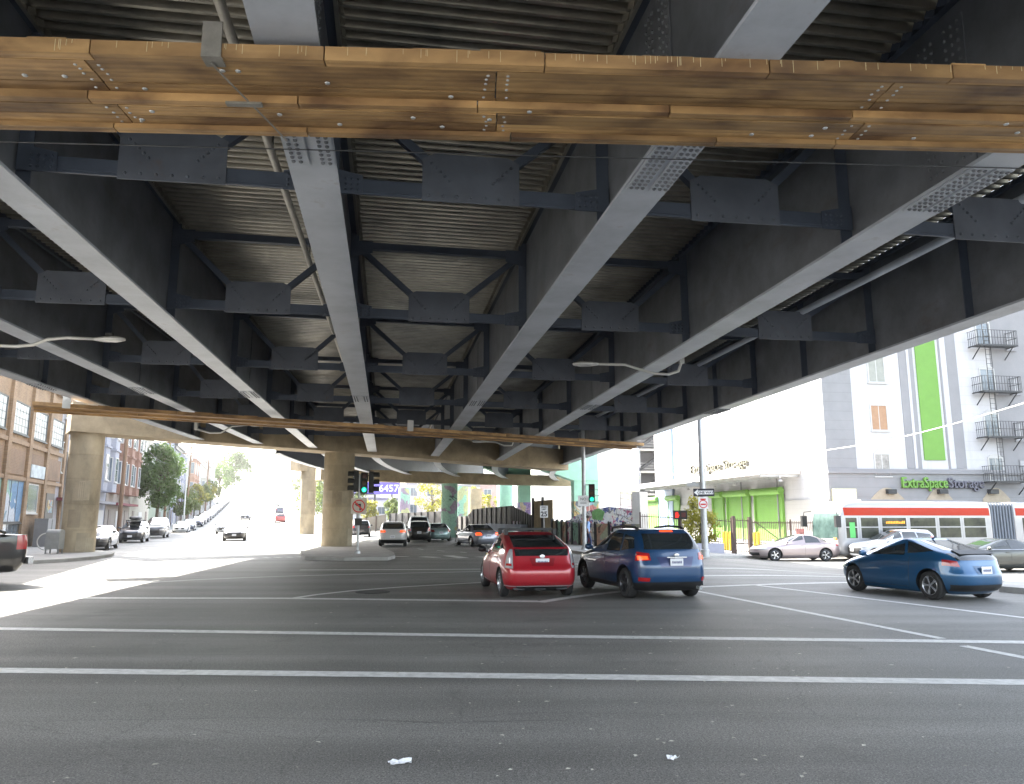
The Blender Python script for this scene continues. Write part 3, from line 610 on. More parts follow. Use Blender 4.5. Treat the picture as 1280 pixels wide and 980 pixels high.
# blue crossover wagon
BLM=paint('deep_blue',(.008,.048,.13),.25)
xv=car('blue_wagon','dark blue crossover wagon with lit brake lights and black roof rails','car',HATCH,(3.06,19.6),R(105.5),BLM,(1.33,-1.30),r=.335,nf=4.2,nr=6.,side=HSIDE,ws=HWS,rw=HRW,
 tails=[([(.58,.87),(.9,.84),(.9,1.0),(.8,1.05),(.6,1.02)],tail_m),([(.63,.885),(.8,.875),(.8,.96),(.64,.96)],tail_on),([(.8,.97),(.9,.96),(.9,1.02),(.8,1.045)],clear_m),([(.62,.42),(.8,.42),(.8,.5),(.62,.5)],tail_m)],
 rear_extra=[([(-.17,1.475),(.17,1.475),(.16,1.505),(-.16,1.505)],tail_on,'brake_light'),([(-.9,.2),(.9,.2),(.9,.36),(.62,.4),(-.62,.4),(-.9,.36)],black,'bumper_cladding'),([(-.36,.72),(.36,.72),(.45,.94),(-.45,.94)],mat('blue_recess',(.02,.03,.1),.3,.3,.05,coat=.6),'plate_recess')],
 plate=(-2.205,.83),style='dark',mirror=(.7,1.06),doors=HDOOR,handles=[(-.05,.92),(-.9,.95)],well=.075,wt=.22,
 side_extra=[([(-1.0,.2),(1.0,.2),(1.0,.31),(-1.0,.31)],black,'sill_cladding')])
for sd in (1,-1):
    MB().tube([(.1,sd*.56,1.47),(.0,sd*.585,1.555),(-.7,sd*.6,1.6),(-1.35,sd*.585,1.575),(-1.52,sd*.575,1.5)],[.03,.028,.026,.03,.04],8).build('roof_rail',black,xv,smooth=True)
for x in (1.33,-1.30):
    for sd in (1,-1):
        yy=.9*(1-abs(x/2.2)**4.2)**(1/4.2); A=MB(); n=14
        for k in range(n):
            t0,t1=math.pi*(k/n*1.1-.05),math.pi*((k+1)/n*1.1-.05); QP=lambda t,r_,y:(x+r_*math.cos(t),y*sd,.34+r_*math.sin(t))
            A.quad(QP(t0,.40,yy+.004),QP(t1,.40,yy+.004),QP(t1,.455,yy+.002-.012*math.sin(t1)),QP(t0,.455,yy+.002-.012*math.sin(t0))); A.quad(QP(t0,.40,yy+.004),QP(t1,.40,yy+.004),QP(t1,.40,yy-.06),QP(t0,.40,yy-.06))
        A.build('arch_cladding',black,xv,fix=False)
MB().box(-2.235,-2.21,-.24,.24,.925,.945).build('trunk_chrome',rim_m,xv); MB().lathe([(.06,0),(.05,.012),(.001,.014)],T(-2.215,0,.985)@Matrix.Rotation(R(-90),4,'Y')@Matrix.Diagonal((.6,1.2,1,1)),20).build('badge',rim_m,xv)
MB().tube([(-2.08,-.55,.27),(-2.24,-.55,.26)],.035,12).build('exhaust',galv,xv)
# blue coupe
CRZ=[(.17,1.82,-1.8,.78),(.28,1.96,-1.97,.84),(.42,2.02,-2.03,.868),(.56,2.02,-2.04,.872),(.66,1.93,-2.0,.87),(.75,1.74,-1.97,.862),(.83,1.46,-1.95,.85),(.9,1.22,-1.93,.83),(.97,1.02,-1.86,.80),(1.04,.8,-1.72,.765),(1.12,.54,-1.4,.72),(1.22,.2,-.98,.66),(1.3,-.14,-.66,.61)]
CRM=paint('azure_blue',(.008,.075,.18),.4)
crz=car('blue_coupe','metallic blue two door coupe with a sloping tail driving across the junction','car',CRZ,(9.68,19.0),R(110),CRM,(1.22,-1.2),r=.315,nf=3.2,nr=4.2,
 side=[[(.9,.925),(.36,1.04),(.02,1.2),(-.42,1.265),(-.52,.985),(-.5,.95)],[(-.6,.99),(-.5,1.26),(-.85,1.19),(-1.3,1.06)]],ws=[(-.74,.96),(.74,.96),(.58,1.29),(-.58,1.29)],rw=[(-.6,1.075),(.6,1.075),(.5,1.28),(-.5,1.28)],
 rear_extra=[([(-.62,.88),(.62,.88),(.66,1.02),(-.66,1.02)],glass_m,'lower_rear_window'),([(-.7,.22),(.7,.22),(.74,.36),(-.74,.36)],black,'bumper_grille'),([(-.26,.58),(.26,.58),(.32,.76),(-.32,.76)],mat('azure_recess',(.008,.05,.12),.3,.3,.05,coat=.6),'plate_recess')],
 tails=[([(.6,.74),(.9,.78),(.9,.88),(.8,.9),(.62,.86)],tail_m),([(.8,.775),(.9,.8),(.9,.85),(.8,.85)],amber_m)],heads=[([(.5,.6),(.85,.64),(.85,.74),(.6,.7)],clear_m)],plate=(-2.035,.67),style='five',tx=.5,mirror=(.72,.93),doors=[(.92,.28,.98,.86),(-.62,.26,-.68,.93),(.92,.25,-.6,.25)],handles=[(-.45,.83)],well=.05)
MB().prism([(-1.58,1.07),(-1.8,1.0),(-1.83,1.012),(-1.6,1.095)],-.52,.52,Matrix.Rotation(R(90),4,'X')).build('spoiler',black,crz,smooth=40)
MB().tube([(-.62,0,1.31),(-.76,0,1.37)],[.025,.008],8).build('antenna_fin',CRM,crz)
crz.scale=(.94,.97,1.)
# civic, facing away towards the west
SILV=paint('silver',(.36,.30,.30),.6)
civ=car('silver_sedan','silver four door sedan waiting in front of the brown picket fence','car',SEDAN,(15.05,42.0),R(180+3),SILV,(1.35,-1.35),r=.325,nf=3.6,nr=4.2,side=SSIDE,ws=SWS,rw=SRW,tails=[([(.55,.78),(.9,.76),(.9,.9),(.6,.92)],tail_m)],heads=[([(.5,.6),(.9,.62),(.9,.74),(.55,.7)],clear_m)],front_extra=[([(-.6,.3),(.6,.3),(.62,.45),(-.62,.45)],black,'grille')],doors=SDOOR,handles=[(-.1,.82),(-1.0,.84)],style='five',mirror=(.72,.98))
SOU=[(a,b if a<.9 else b-.04,c,d) for a,b,c,d in scl(HATCH,.95,1.,1.)]
SOU=[(a,b,c if a<1.1 else max(-2.08,c-.22),d+(.02 if a>1.1 else 0)) for a,b,c,d in SOU]
soul=car('white_crossover','boxy white crossover with dark glass passing in front of the bus','car',scl(SOU,1,1,1.06),(19.75,41.0),R(180+5),paint('pearl_white',(.36,.38,.42),.1),(1.3,-1.26),r=.34,nf=4.,nr=6.,side=[[(a*.97,b*1.06) for a,b in q] for q in HSIDE[:2]]+[[(-1.06,1.12),(-1.0,1.5),(-1.75,1.42),(-1.85,1.16)]],ws=[(a,b*1.06) for a,b in HWS],rw=[(a,b*1.06) for a,b in HRW],heads=[([(.45,.78),(.85,.76),(.85,.9),(.55,.9)],clear_m)],front_extra=[([(-.7,.42),(.7,.42),(.6,.72),(-.6,.72)],black,'grille')],tails=[([(.7,.9),(.9,.9),(.85,1.3),(.72,1.3)],tail_m)],doors=HDOOR,handles=[(-.05,.96),(-.9,.98)],style='five',mirror=(.66,1.1),front_plate=(2.11,.62))
bmw=car('dark_green_sedan','dark green sedan with chrome window trim behind the blue coupe','car',scl(SEDAN,1.06,1.02,1.0),(20.4,33.6),R(180+7),paint('dark_green',(.012,.015,.012),.0),(1.5,-1.42),r=.335,nf=3.8,nr=4.2,side=[[(a*1.06,b) for a,b in q] for q in SSIDE],side_extra=[([(.9,.935),(.9,.95),(-1.3,.95),(-1.3,.935)],rim_m,'window_trim')],ws=SWS,rw=SRW,heads=[([(.5,.6),(.9,.62),(.9,.74),(.55,.72)],clear_m)],doors=SDOOR,handles=[(-.1,.82)],style='five',mirror=(.76,.98))
# beyond the red car
A1=R(90+9)
wsuv=car('white_crossover','white crossover with red lit tail lamps driving away past the pier column','car',HATCH,(-7.75,51.3),R(97),paint('plain_white',(.5,.5,.5),.05),(1.33,-1.3),r=.345,nf=4.2,nr=5.,side=HSIDE,ws=HWS,rw=HRW,tails=[([(.42,.9),(.86,.88),(.86,1.02),(.5,1.02)],tail_on)],rear_extra=[([(-.9,.2),(.9,.2),(.9,.44),(-.9,.44)],black,'bumper_cladding')],plate=(-2.205,.62),mirror=(.7,1.06),style='five')
car('black_hatchback','black hatchback beyond the white crossover','car',HATCH,(-7.05,59.5),R(97),paint('black',(.012,.012,.014),.2),(1.33,-1.3),r=.33,nf=4.2,nr=5.,side=HSIDE,ws=HWS,rw=HRW,tails=[([(.6,.85),(.9,.85),(.86,1.1),(.7,1.1)],tail_m)],plate=(-2.205,.74),mirror=(.7,1.06))
car('teal_sedan','pale teal sedan beside the black hatchback under the overpass','car',SEDAN,(-6.05,62.6),R(105),paint('pale_teal',(.28,.40,.40),.4),(1.35,-1.35),r=.32,nf=3.8,nr=4.4,side=SSIDE,ws=SWS,rw=SRW,tails=[([(.5,.72),(.88,.7),(.88,.86),(.55,.86)],tail_m)],plate=(-2.345,.66),mirror=(.72,.98))
car('grey_sedan','silver grey sedan with red tail lamps ahead of the red hatchback','car',SEDAN,(-2.35,51.2),R(113),paint('blue_grey',(.30,.32,.38),.5),(1.35,-1.35),r=.325,nf=3.8,nr=4.4,side=SSIDE,ws=SWS,rw=SRW,tails=[([(.42,.72),(.9,.7),(.9,.88),(.5,.88)],tail_on)],plate=(-2.345,.7),mirror=(.72,.98),style='five')
# the street on the west side
hs=R(90+18)
blk2=paint('black_blue',(.02,.022,.03),.3)
def parked(name,label,lay,v,t,pm,back=False,side=HSIDE,ws=HWS,rw=HRW,g=None,**k):
    p=S(v,t); H=lay is HATCH or lay[-1][0]>1.45
    return car(name,label,'car',lay,(p.x,p.y),hs+(0 if back else math.pi),pm,(1.33,-1.33),r=.33,nf=3.8,nr=5.,side=side,ws=ws,rw=rw,heads=[([(.5,.7 if H else .6),(.88,.7 if H else .6),(.88,.84 if H else .74),(.5,.82 if H else .72)],clear_m)],tails=[([(.55,.85 if H else .74),(.88,.85 if H else .74),(.88,1. if H else .88),(.6,1. if H else .88)],tail_m)],front_extra=[([(-.45,.45),(.45,.45),(.5,.7 if H else .62),(-.5,.7 if H else .62)],black,'grille')],mirror=(.7,1.04 if H else .98),group=g,front_plate=(2.2 if H else 2.32,.48),**k)
car_g='cars parked along the uphill kerb'
parked('parked_hatchback','glossy black hatchback parked against the corner behind the tall end column',SEDAN,-8.75,50.5,blk2,side=SSIDE,ws=SWS,rw=SRW,style='five')
bx=parked('parked_wagon','black wagon with a roof cargo box parked behind the hatchback at the kerb',HATCH,-8.75,64.5,blk2,style='five')
cb2=loft([(1.66,.75,-1.0,.30),(1.74,.82,-1.05,.40),(1.84,.72,-1.0,.38),(1.9,.5,-.9,.3)],3.,3.,.02); bmo(cb2,'roof_box',black,bx)
rr_=MB()
for x in (.2,-.7): rr_.beam((x,-.62,1.6),(x,.62,1.6),.05,.05); rr_.box(x-.03,x+.03,-.6,-.55,1.45,1.62).box(x-.03,x+.03,.55,.6,1.45,1.62)
rr_.build('roof_rack',black,bx)
VAN=scl(HATCH,1.1,1.05,1.18)
parked('parked_van','dark grey van parked beyond the wagon with the roof box',VAN,-8.7,77.5,paint('dark_grey',(.05,.052,.06),.3),side=[[(a*1.1,b*1.18) for a,b in q] for q in HSIDE],ws=[(a*1.05,b*1.18) for a,b in HWS],rw=[(a,b*1.18) for a,b in HRW])
parked('oncoming_sedan','dark sedan driving toward the junction down the sunlit street',SEDAN,-1.7,66.5,paint('dark_bronze',(.04,.035,.035),.3),side=SSIDE,ws=SWS,rw=SRW)
wp=paint('cool_white',(.36,.38,.40),.1)
proto_s=parked('parked_sedan','white sedan parked past the round street tree',SEDAN,-8.8,103,wp,side=SSIDE,ws=SWS,rw=SRW)
proto_h=parked('parked_crossover','dark blue crossover parked next to the white sedan past the street tree',HATCH,-8.8,113,paint('navy',(.03,.04,.08),.3))
proto_w=parked('oncoming_crossover','white crossover following the dark sedan down the street',HATCH,-3.6,95,wp)
red2=parked('red_crossover','red crossover climbing the sunlit hill street',HATCH,3.6,140,paint('brick_red',(.30,.03,.03),.2),back=True)
def place(proto,v,t,label,g,back=False):
    c=copy_tree(proto); p=S(v,t); c.location=(p.x,p.y,p.z); c.rotation_euler=(math.atan(.04)*0,0,hs+(0 if back else math.pi)); c['label']=label; c['group']=g; return c
rng=random.Random(3)
for k in range(17): place(rng.choice((proto_s,proto_h,proto_h,proto_h)),-8.8,128+7.2*k,'one car of the long row parked at the kerb up the hill','cars parked along the uphill kerb')
for k in range(14): place(rng.choice((proto_h,proto_h,proto_h,proto_w)),-2.2,150+8.*k,'one car of the queue standing in the lane down the hill','cars queued down the hill')
for t,l in ((172,'dark crossover driving up the sunlit hill lane'),(215,'white sedan driving up the far sunlit hill lane')): place(proto_h if t<200 else proto_s,4.2,t,l,'cars driving up the hill',True)
place(proto_w,-3.7,119,'white crossover second in line down the sunlit street','cars coming down the street')
# pickup at the edge of the frame
PU=[(.34,2.6,-2.75,.90),(.5,2.75,-2.86,.96),(.75,2.78,-2.9,.98),(.95,2.72,-2.9,.98),(1.1,2.2,-2.88,.97),(1.18,1.7,-2.86,.95),(1.21,1.55,-.75,.92),(1.3,1.35,-.72,.89),(1.5,.95,-.66,.83),(1.68,.6,-.58,.77),(1.76,.3,-.5,.72)]
pu=car('black_pickup','black pickup truck with bright spoked wheels leaving the picture beside the brick building','pickup truck',PU,(-15.75,19.4),R(235),paint('gloss_black',(.014,.014,.016),.2),(1.85,-1.72),r=.41,nf=4.,nr=9.,side=[[(1.1,1.27),(.6,1.62),(.2,1.68),(.15,1.26)],[(.07,1.26),(.12,1.68),(-.42,1.66),(-.5,1.27)]],ws=[(-.8,1.25),(.8,1.25),(.7,1.72),(-.7,1.72)],rw=[(-.6,1.28),(.6,1.28),(.55,1.64),(-.55,1.64)],tails=[([(.82,.82),(1.0,.82),(1.0,1.14),(.82,1.14)],tail_m)],mirror=(1.0,1.3),well=.09,wt=.26,doors=[(1.2,.5,1.2,1.15),(.1,.5,.1,1.2),(-.6,.5,-.6,1.18)],handles=[(.25,1.05)],style='five')
pu.scale=(1.1,1.1,1.17)
MB().beam((-2.92,-.9,.56),(-2.92,.9,.56),.12,.16).build('rear_bumper',rim_m,pu)
MB().tube([(-.9,.8,1.2),(-1.1,.82,1.42),(-1.7,.85,1.4),(-2.3,.86,1.2)],.03,8).build('bed_rail',black,pu)
# ---------- buildings ----------
def boards(name,col,pitch=.45,var=.1,rough=.8,gap=.75):
    """painted wall with horizontal joint lines"""
    if name in MT: return MT[name]
    m=mat(name,col,rough,0.,var,.7,bump=0.); nt=m.node_tree; b=nt.nodes['Principled BSDF']; L=nt.links.new
    src=b.inputs['Base Color'].links[0].from_socket; tc=nt.nodes.new('ShaderNodeTexCoord'); sp=nt.nodes.new('ShaderNodeSeparateXYZ'); L(tc.outputs['Object'],sp.inputs[0])
    d=nt.nodes.new('ShaderNodeMath'); d.operation='MULTIPLY'; d.inputs[1].default_value=1/pitch; L(sp.outputs[2],d.inputs[0])
    f=nt.nodes.new('ShaderNodeMath'); f.operation='FRACT'; L(d.outputs[0],f.inputs[0])
    r=nt.nodes.new('ShaderNodeValToRGB'); r.color_ramp.elements[0].color=(gap,gap,gap,1); r.color_ramp.elements[0].position=.02; r.color_ramp.elements[1].position=.08; L(f.outputs[0],r.inputs[0])
    x=nt.nodes.new('ShaderNodeMixRGB'); x.blend_type='MULTIPLY'; x.inputs[0].default_value=1; L(src,x.inputs[1]); L(r.outputs[0],x.inputs[2]); L(x.outputs[0],b.inputs['Base Color'])
    bp=nt.nodes.new('ShaderNodeBump'); bp.inputs['Strength'].default_value=.6; bp.inputs['Distance'].default_value=.02; L(r.outputs[0],bp.inputs['Height']); L(bp.outputs[0],b.inputs['Normal'])
    return m
def brick(name,c1,c2,mortar,sc_=1.):
    if name in MT: return MT[name]
    m=bpy.data.materials.new(name); m.use_nodes=True; nt=m.node_tree; b=nt.nodes['Principled BSDF']; L=nt.links.new
    tc=nt.nodes.new('ShaderNodeTexCoord'); mp=nt.nodes.new('ShaderNodeMapping'); mp.inputs['Rotation'].default_value=(R(90),0,0); L(tc.outputs['Object'],mp.inputs['Vector'])
    k=nt.nodes.new('ShaderNodeTexBrick'); k.inputs['Color1'].default_value=(*c1,1); k.inputs['Color2'].default_value=(*c2,1); k.inputs['Mortar'].default_value=(*mortar,1); k.inputs['Scale'].default_value=1.; k.inputs['Brick Width'].default_value=.24*sc_; k.inputs['Row Height'].default_value=.08*sc_; k.inputs['Mortar Size'].default_value=.008*sc_
    L(mp.outputs[0],k.inputs['Vector']); n=nt.nodes.new('ShaderNodeTexNoise'); n.inputs['Scale'].default_value=.8; n.inputs['Detail'].default_value=6; L(tc.outputs['Object'],n.inputs['Vector'])
    x=nt.nodes.new('ShaderNodeMixRGB'); x.blend_type='OVERLAY'; x.inputs[0].default_value=.5; L(k.outputs['Color'],x.inputs[1]); L(n.outputs['Fac'],x.inputs[2]); L(x.outputs[0],b.inputs['Base Color']); b.inputs['Roughness'].default_value=.9
    MT[name]=m; return m
def mural(name,cols,scale=.9,seed=0.,dist=1.6,edge=.02):
    """sprayed shapes: swirling bands of flat colour with dark outlines and fine over-spray"""
    if name in MT: return MT[name]
    m=bpy.data.materials.new(name); m.use_nodes=True; nt=m.node_tree; b=nt.nodes['Principled BSDF']; L=nt.links.new
    tc=nt.nodes.new('ShaderNodeTexCoord'); mp=nt.nodes.new('ShaderNodeMapping'); mp.inputs['Location'].default_value=(seed,seed*.7,seed*.3); L(tc.outputs['Object'],mp.inputs['Vector'])
    def nz(sc_,d,ds):
        n=nt.nodes.new('ShaderNodeTexNoise'); n.inputs['Scale'].default_value=sc_; n.inputs['Detail'].default_value=d; n.inputs['Distortion'].default_value=ds; L(mp.outputs[0],n.inputs['Vector']); return n.outputs['Fac']
    def rp(src,cs,p0=.28,p1=.72,ip='CONSTANT'):
        r=nt.nodes.new('ShaderNodeValToRGB'); r.color_ramp.interpolation=ip; e=r.color_ramp.elements
        while len(e)<len(cs): e.new(.5)
        for i,c in enumerate(cs): e[i].position=p0+(p1-p0)*i/len(cs); e[i].color=(*c,1)
        L(src,r.inputs[0]); return r.outputs[0]
    def mx(t,a,c,f):
        x=nt.nodes.new('ShaderNodeMixRGB'); x.blend_type=t; x.inputs[0].default_value=f; L(a,x.inputs[1]); L(c,x.inputs[2]); return x.outputs[0]
    g=random.Random(name); out=None
    def nz2(sc_,k):
        m2=nt.nodes.new('ShaderNodeMapping'); m2.inputs['Location'].default_value=(seed+k*7.3,k*3.1,k*5.7); L(tc.outputs['Object'],m2.inputs['Vector'])
        n=nt.nodes.new('ShaderNodeTexNoise'); n.inputs['Scale'].default_value=sc_; n.inputs['Detail'].default_value=2.5; n.inputs['Distortion'].default_value=dist*.35; L(m2.outputs[0],n.inputs['Vector']); return n.outputs['Fac']
    c0=nt.nodes.new('ShaderNodeRGB'); c0.outputs[0].default_value=(*cols[0],1); out=c0.outputs[0]
    for k,c in enumerate(cols[1:]):
        x=nt.nodes.new('ShaderNodeMixRGB'); L(rp(nz2(scale*g.uniform(.5,1.5),k+1),[(0,0,0),(1,1,1)],.15,.95),x.inputs[0]); L(out,x.inputs[1]); x.inputs[2].default_value=(*c,1); out=x.outputs[0]
    o=(1,1,1); d=(.12,.12,.16)
    out=mx('MULTIPLY',out,rp(nz2(scale*1.1,33),[o,d,o,o],.40,.40+.16*max(edge,.004)*40),.75 if edge>.002 else 0.)
    out=mx('OVERLAY',out,rp(nz(6.,6,0),[(.3,.3,.3),(.7,.7,.7)],.3,.8,'LINEAR'),.4)
    L(out,b.inputs['Base Color']); b.inputs['Roughness'].default_value=.75; MT[name]=m; return m
VIV=[(.30,.31,.30),(.14,.18,.32),(.33,.14,.13),(.4,.4,.38),(.16,.27,.2),(.38,.28,.12),(.1,.1,.12),(.18,.3,.34)]
PAS=[(.24,.24,.22),(.2,.25,.28),(.30,.25,.18),(.28,.28,.22),(.17,.18,.19),(.3,.22,.2)]
MIN=[(.25,.42,.33),(.32,.38,.42),(.26,.44,.34),(.25,.2,.26),(.36,.36,.2),(.25,.42,.33)]
def window(parent,x0,x1,z0,z1,y,fm,gm,arch=0.,bars=1,rows=1,depth=.1,sill=True,M=None,name='window'):
    """a framed window whose frame stands out of the wall plane y toward -y"""
    f=MB(); w=.07; yo=y-depth
    f.box(x0-w,x0,yo,y+.01,z0-w,z1+w).box(x1,x1+w,yo,y+.01,z0-w,z1+w).box(x0,x1,yo,y+.01,z1,z1+w).box(x0,x1,yo,y+.01,z0-w,z0)
    for k in range(1,bars+1): xx=x0+(x1-x0)*k/(bars+1); f.box(xx-.022,xx+.022,yo+.03,y-.01,z0,z1)
    for k in range(1,rows+1): zz=z0+(z1-z0)*k/(rows+1); f.box(x0,x1,yo+.035,y-.012,zz-.022,zz+.022)
    if arch: f.prism([(x0-w+(x1-x0+2*w)*k/8, z1+w+arch*math.sin(math.pi*k/8)) for k in range(9)],-(y+.01),-(yo),RX)
    if sill: f.box(x0-.14,x1+.14,yo-.06,y+.01,z0-w-.07,z0-w)
    o=f.build(name,fm,parent,M=M); obj('pane',MB().box(x0,x1,y-.035,y-.015,z0,z1).mesh('pane',gm),o); return o
# --- storage building on the corner ---
C0=(20.4,50.); Fs=Frame(C0,AZ); Fw=Frame(C0,AZ-R(90))
st=thing('storage_building','tall white and grey storage building with a lime green stripe and fire escape','building',(20.4,50,0),AZ)
H=18.6
fx=lambda px,py: Fs.hit(px,py)[0]
fz=lambda px,py: Fs.hit(px,py)[1]
wht=boards('white_painted_boards',(.46,.46,.475),.62,.08,gap=.86); stain(wht,(.25,.25,.26),1.2,.5,.8,.35,(1.5,1.5,.12)); gry=boards('grey_painted_boards',(.225,.227,.235),.62,.08,gap=.85); gry2=mat('pale_grey_paint',(.225,.225,.235),.8,0.,.06,1.); lime=mat('lime_green_paint',(.12,.27,.04),.65,0.,.06,1.5)
MB().box(0,46,0,34,-.2,H).build('wall',wht,st)
zb0=fz(1100,592)
MB().box(-.03,46,-.07,-.0,-.1,zb0).build('base_course',gry,st)
MB().box(-.05,46,-.2,-.0,zb0+.002,zb0+.14).box(-.05,46,-.14,0,zb0+.142,zb0+.3).build('ledge',gry2,st)
cz=fz(1262,384)
MB().box(-.03,fx(1066,520),-.05,0,zb0+.3,H+.02).build('corner_pilaster',gry,st)
MB().box(fx(1243,500),46,-.05,0,zb0+.3,H+.02).build('grey_wing',gry2,st)
for a,b,m,y,nm,z0 in ((1127,1145,gry2,-.04,'painted_band',592),(1178,1200,gry2,-.04,'painted_band',592),(1136.5,1139.5,wht,-.07,'pilaster',592),(1180,1186.5,wht,-.07,'pilaster',592),(1148.5,1174,lime,-.08,'green_stripe',575)):
    MB().box(fx(a,500),fx(b,500),y,0,fz(a,z0)+ (.32 if z0==592 else 0),H+.01).build(nm,m,st)
MB().box(-.25,46,-.35,0,H-.35,H+.15).box(-.12,46,-.2,0,H-.7,H-.36).build('cornice',wht,st)
wf=mat('window_frame_white',(.45,.45,.44),.6,0.,.05)
for x0,x1,y0,y1,g_ in ((1085,1104,446,477,mat('pale_blind',(.27,.28,.25),.7)),(1089,1108,507,537,mat('tan_blind',(.33,.20,.12),.8)),(1094,1111,568,594,mat('torn_blind',(.28,.27,.25),.8,var=.4))):
    window(st,fx(x0,(y0+y1)/2),fx(x1,(y0+y1)/2),fz(x0,y1),fz(x0,y0),0,wf,g_,.28,1,0,.07)
for x0,x1,y0,y1 in ((1220,1236,404,431),(1225.5,1242,462,490),(1231,1247.5,518,545),(1236.5,1253,573,600)):
    window(st,fx(x0,(y0+y1)/2),fx(x1,(y0+y1)/2),fz(x0,y1),fz(x0,y0),-.0,wf,glass_b,.25,1,0,.08)
for x0,x1,y0,y1 in ((1257,1265,418,437),(1263,1271,474,492),(1268.5,1276.5,530,550),(1275,1283,576,596)):
    window(st,fx(x0,(y0+y1)/2),fx(x1,(y0+y1)/2),fz(x0,y1),fz(x0,y0),-.05,gry2,mat('grey_shutter',(.33,.33,.34),.7),0,0,0,.06)
fe=MB().box(0,.01,0,.01,0,.01).build('fire_escape',dkmetal,st); feb=MB()
lv=[(1209,1257,434),(1214.5,1262,491),(1219.5,1268,547),(1228,1275,602)]; lvl=[]
for a,b,y in lv:
    x0,x1=fx(a,y),fx(b,y); z=fz(a,y); lvl.append((x0,x1,z))
    p=MB()
    for k in range(9): p.box(x0,x1,-1.05+.11*k,-1.0+.11*k,z-.03,z)
    p.box(x0,x0+.05,-1.06,-.05,z-.09,z-.031).box(x1-.05,x1,-1.06,-.05,z-.09,z-.031).box(x0,x1,-1.1,-1.06,z-.1,z+.02)
    for xx in (x0+.25,x1-.25): p.beam((xx,-.95,z-.06),(xx,-.08,z-.85),.05,.05)
    p.build('balcony',dkmetal,fe)
    r=MB(); zt=z+1.
    for zz in (z+.5,zt): r.box(x0,x1,-1.09,-1.06,zz-.015,zz+.015).box(x0,x0+.03,-1.06,-.06,zz-.015,zz+.015).box(x1-.03,x1,-1.06,-.06,zz-.015,zz+.015)
    n=int((x1-x0)/.2)
    for k in range(n+1): xx=x0+(x1-x0)*k/n; r.box(xx-.01,xx+.01,-1.085,-1.065,z+.02,zt)
    for k in range(6):
        for xx in (x0+.015,x1-.015): r.box(xx-.01,xx+.01,-1.0+.17*k,-.98+.17*k,z,zt)
    r.build('railing',dkmetal,fe)
lvl.append((lvl[0][0]-.2,lvl[0][1],H+.6))
for i in range(4):
    lo_,hi=(lvl[i+1] if i<3 else None),lvl[i]
    if lo_: zl,zh,x=lo_[2],hi[2],(hi[0]+hi[1])/2-.35
    l=MB()
    if i<3: za,zc=lvl[i+1][2],lvl[i][2]+.9; xa=lvl[i+1][0]+.85
    else: za,zc=lvl[0][2],H+.8; xa=lvl[0][0]+.75
    for dx in (0,.42): l.tube([(xa+dx,-.62,za),(xa+dx,-.62,zc)],.022,6)
    k=za
    while k<zc: l.box(xa,xa+.42,-.63,-.61,k,k+.025); k+=.32
    l.build('ladder',dkmetal,fe)
# ground floor arches and lamps
for a,b in ((1088,1130),(1158,1190),(1228,1262)):
    x0,x1=fx(a,630),fx(b,630); z1=fz(a,624)
    MB().prism([(x0,0),(x1,0)]+[(x1-(x1-x0)*k/10,z1+.75*math.sin(math.pi*k/10)) for k in range(11)],.075,.11,RX).build('arched_opening',mat('cream_paint',(.33,.28,.21),.7),st)
for a in (1111,1175,1238):
    x=fx(a,614); z=fz(a,614); MB().box(x-.3,x+.3,-.4,-.07,z-.18,z+.12).build('wall_lamp',dkmetal,st)
MB().box(fx(1039,620),fx(1067,620),-.35,-.075,fz(1039,632),fz(1039,611)).build('lightbox',mat('cream_panel',(.6,.57,.38),.6),st)
xa,xb=fx(1124,604),fx(1226,604); za=fz(1124,609.5); zt=fz(1124,596)
hh=(zt-za)/.72
sg=MB().box(xa,xb,-.1,-.072,za-.05,za-.01).build('sign_rail',dkmetal,st)
t1=text('ExtraSpace',hh,lime,st,Matrix(),.09,'sign_lettering',bold=.012); wd=t1.dimensions.x; t1.matrix_local=T(xa,-.22,za)@RX@Matrix.Diagonal(((xb-xa)*.555/max(t1.data.vertices,key=lambda v:v.co.x).co.x,1,1,1))
t2=text('Storage',hh,mat('storage_grey',(.10,.10,.13),.5,var=0),st,Matrix(),.09,'sign_lettering'); t2.matrix_local=T(xa+(xb-xa)*.562,-.22,za)@RX@Matrix.Diagonal(((xb-xa)*.438/max(t2.data.vertices,key=lambda v:v.co.x).co.x,1,1,1))
# west wall: canopy, roll doors, sign (matrix turned by -90 degrees)
MW=RZ(R(-90))
wx=lambda px,py,y=0: Fw.hit(px,py,y)[0]
wz=lambda px,py,y=0: Fw.hit(px,py,y)[1]
x0,x1=wx(797,610,-3.),wx(950,593,-3.); zc=4.75
MB().box(x0,x1,-3.,-.02,zc,zc+.32).build('canopy',mat('canopy_metal',(.42,.40,.37),.6,0.,.1,2.),st,M=MW)
MB().box(x0-.03,x1+.03,-3.06,-3.003,zc-.03,zc+.4).build('canopy_fascia',wht,st,M=MW)
jb=MB(); k=x0+.6
while k<x1: jb.box(k-.05,k+.05,-2.9,-.06,zc-.16,zc-.003); k+=1.4
jb.box(x0,x1,-1.6,-1.5,zc-.26,zc-.162).build('canopy_joists',galv,st,M=MW)
for px_ in (830,862,905,945):
    xx=wx(px_,600,-3.); rd=MB().tube([(xx,-2.9,zc+.35),(xx+.02,-.02,zc+2.6)],.03,6).build('tie_rod',galv,st,M=MW)
for px_ in (860,893,918,975):
    xx=wx(px_,600,-1.5); MB().lathe([(.02,.18),(.1,.12),(.19,0),(.001,.03)],T(xx,-1.5,zc-.5),12).tube([(xx,-1.5,zc-.35),(xx,-1.5,zc-.01)],.02,6).build('pendant_lamp',galv,st,M=MW)
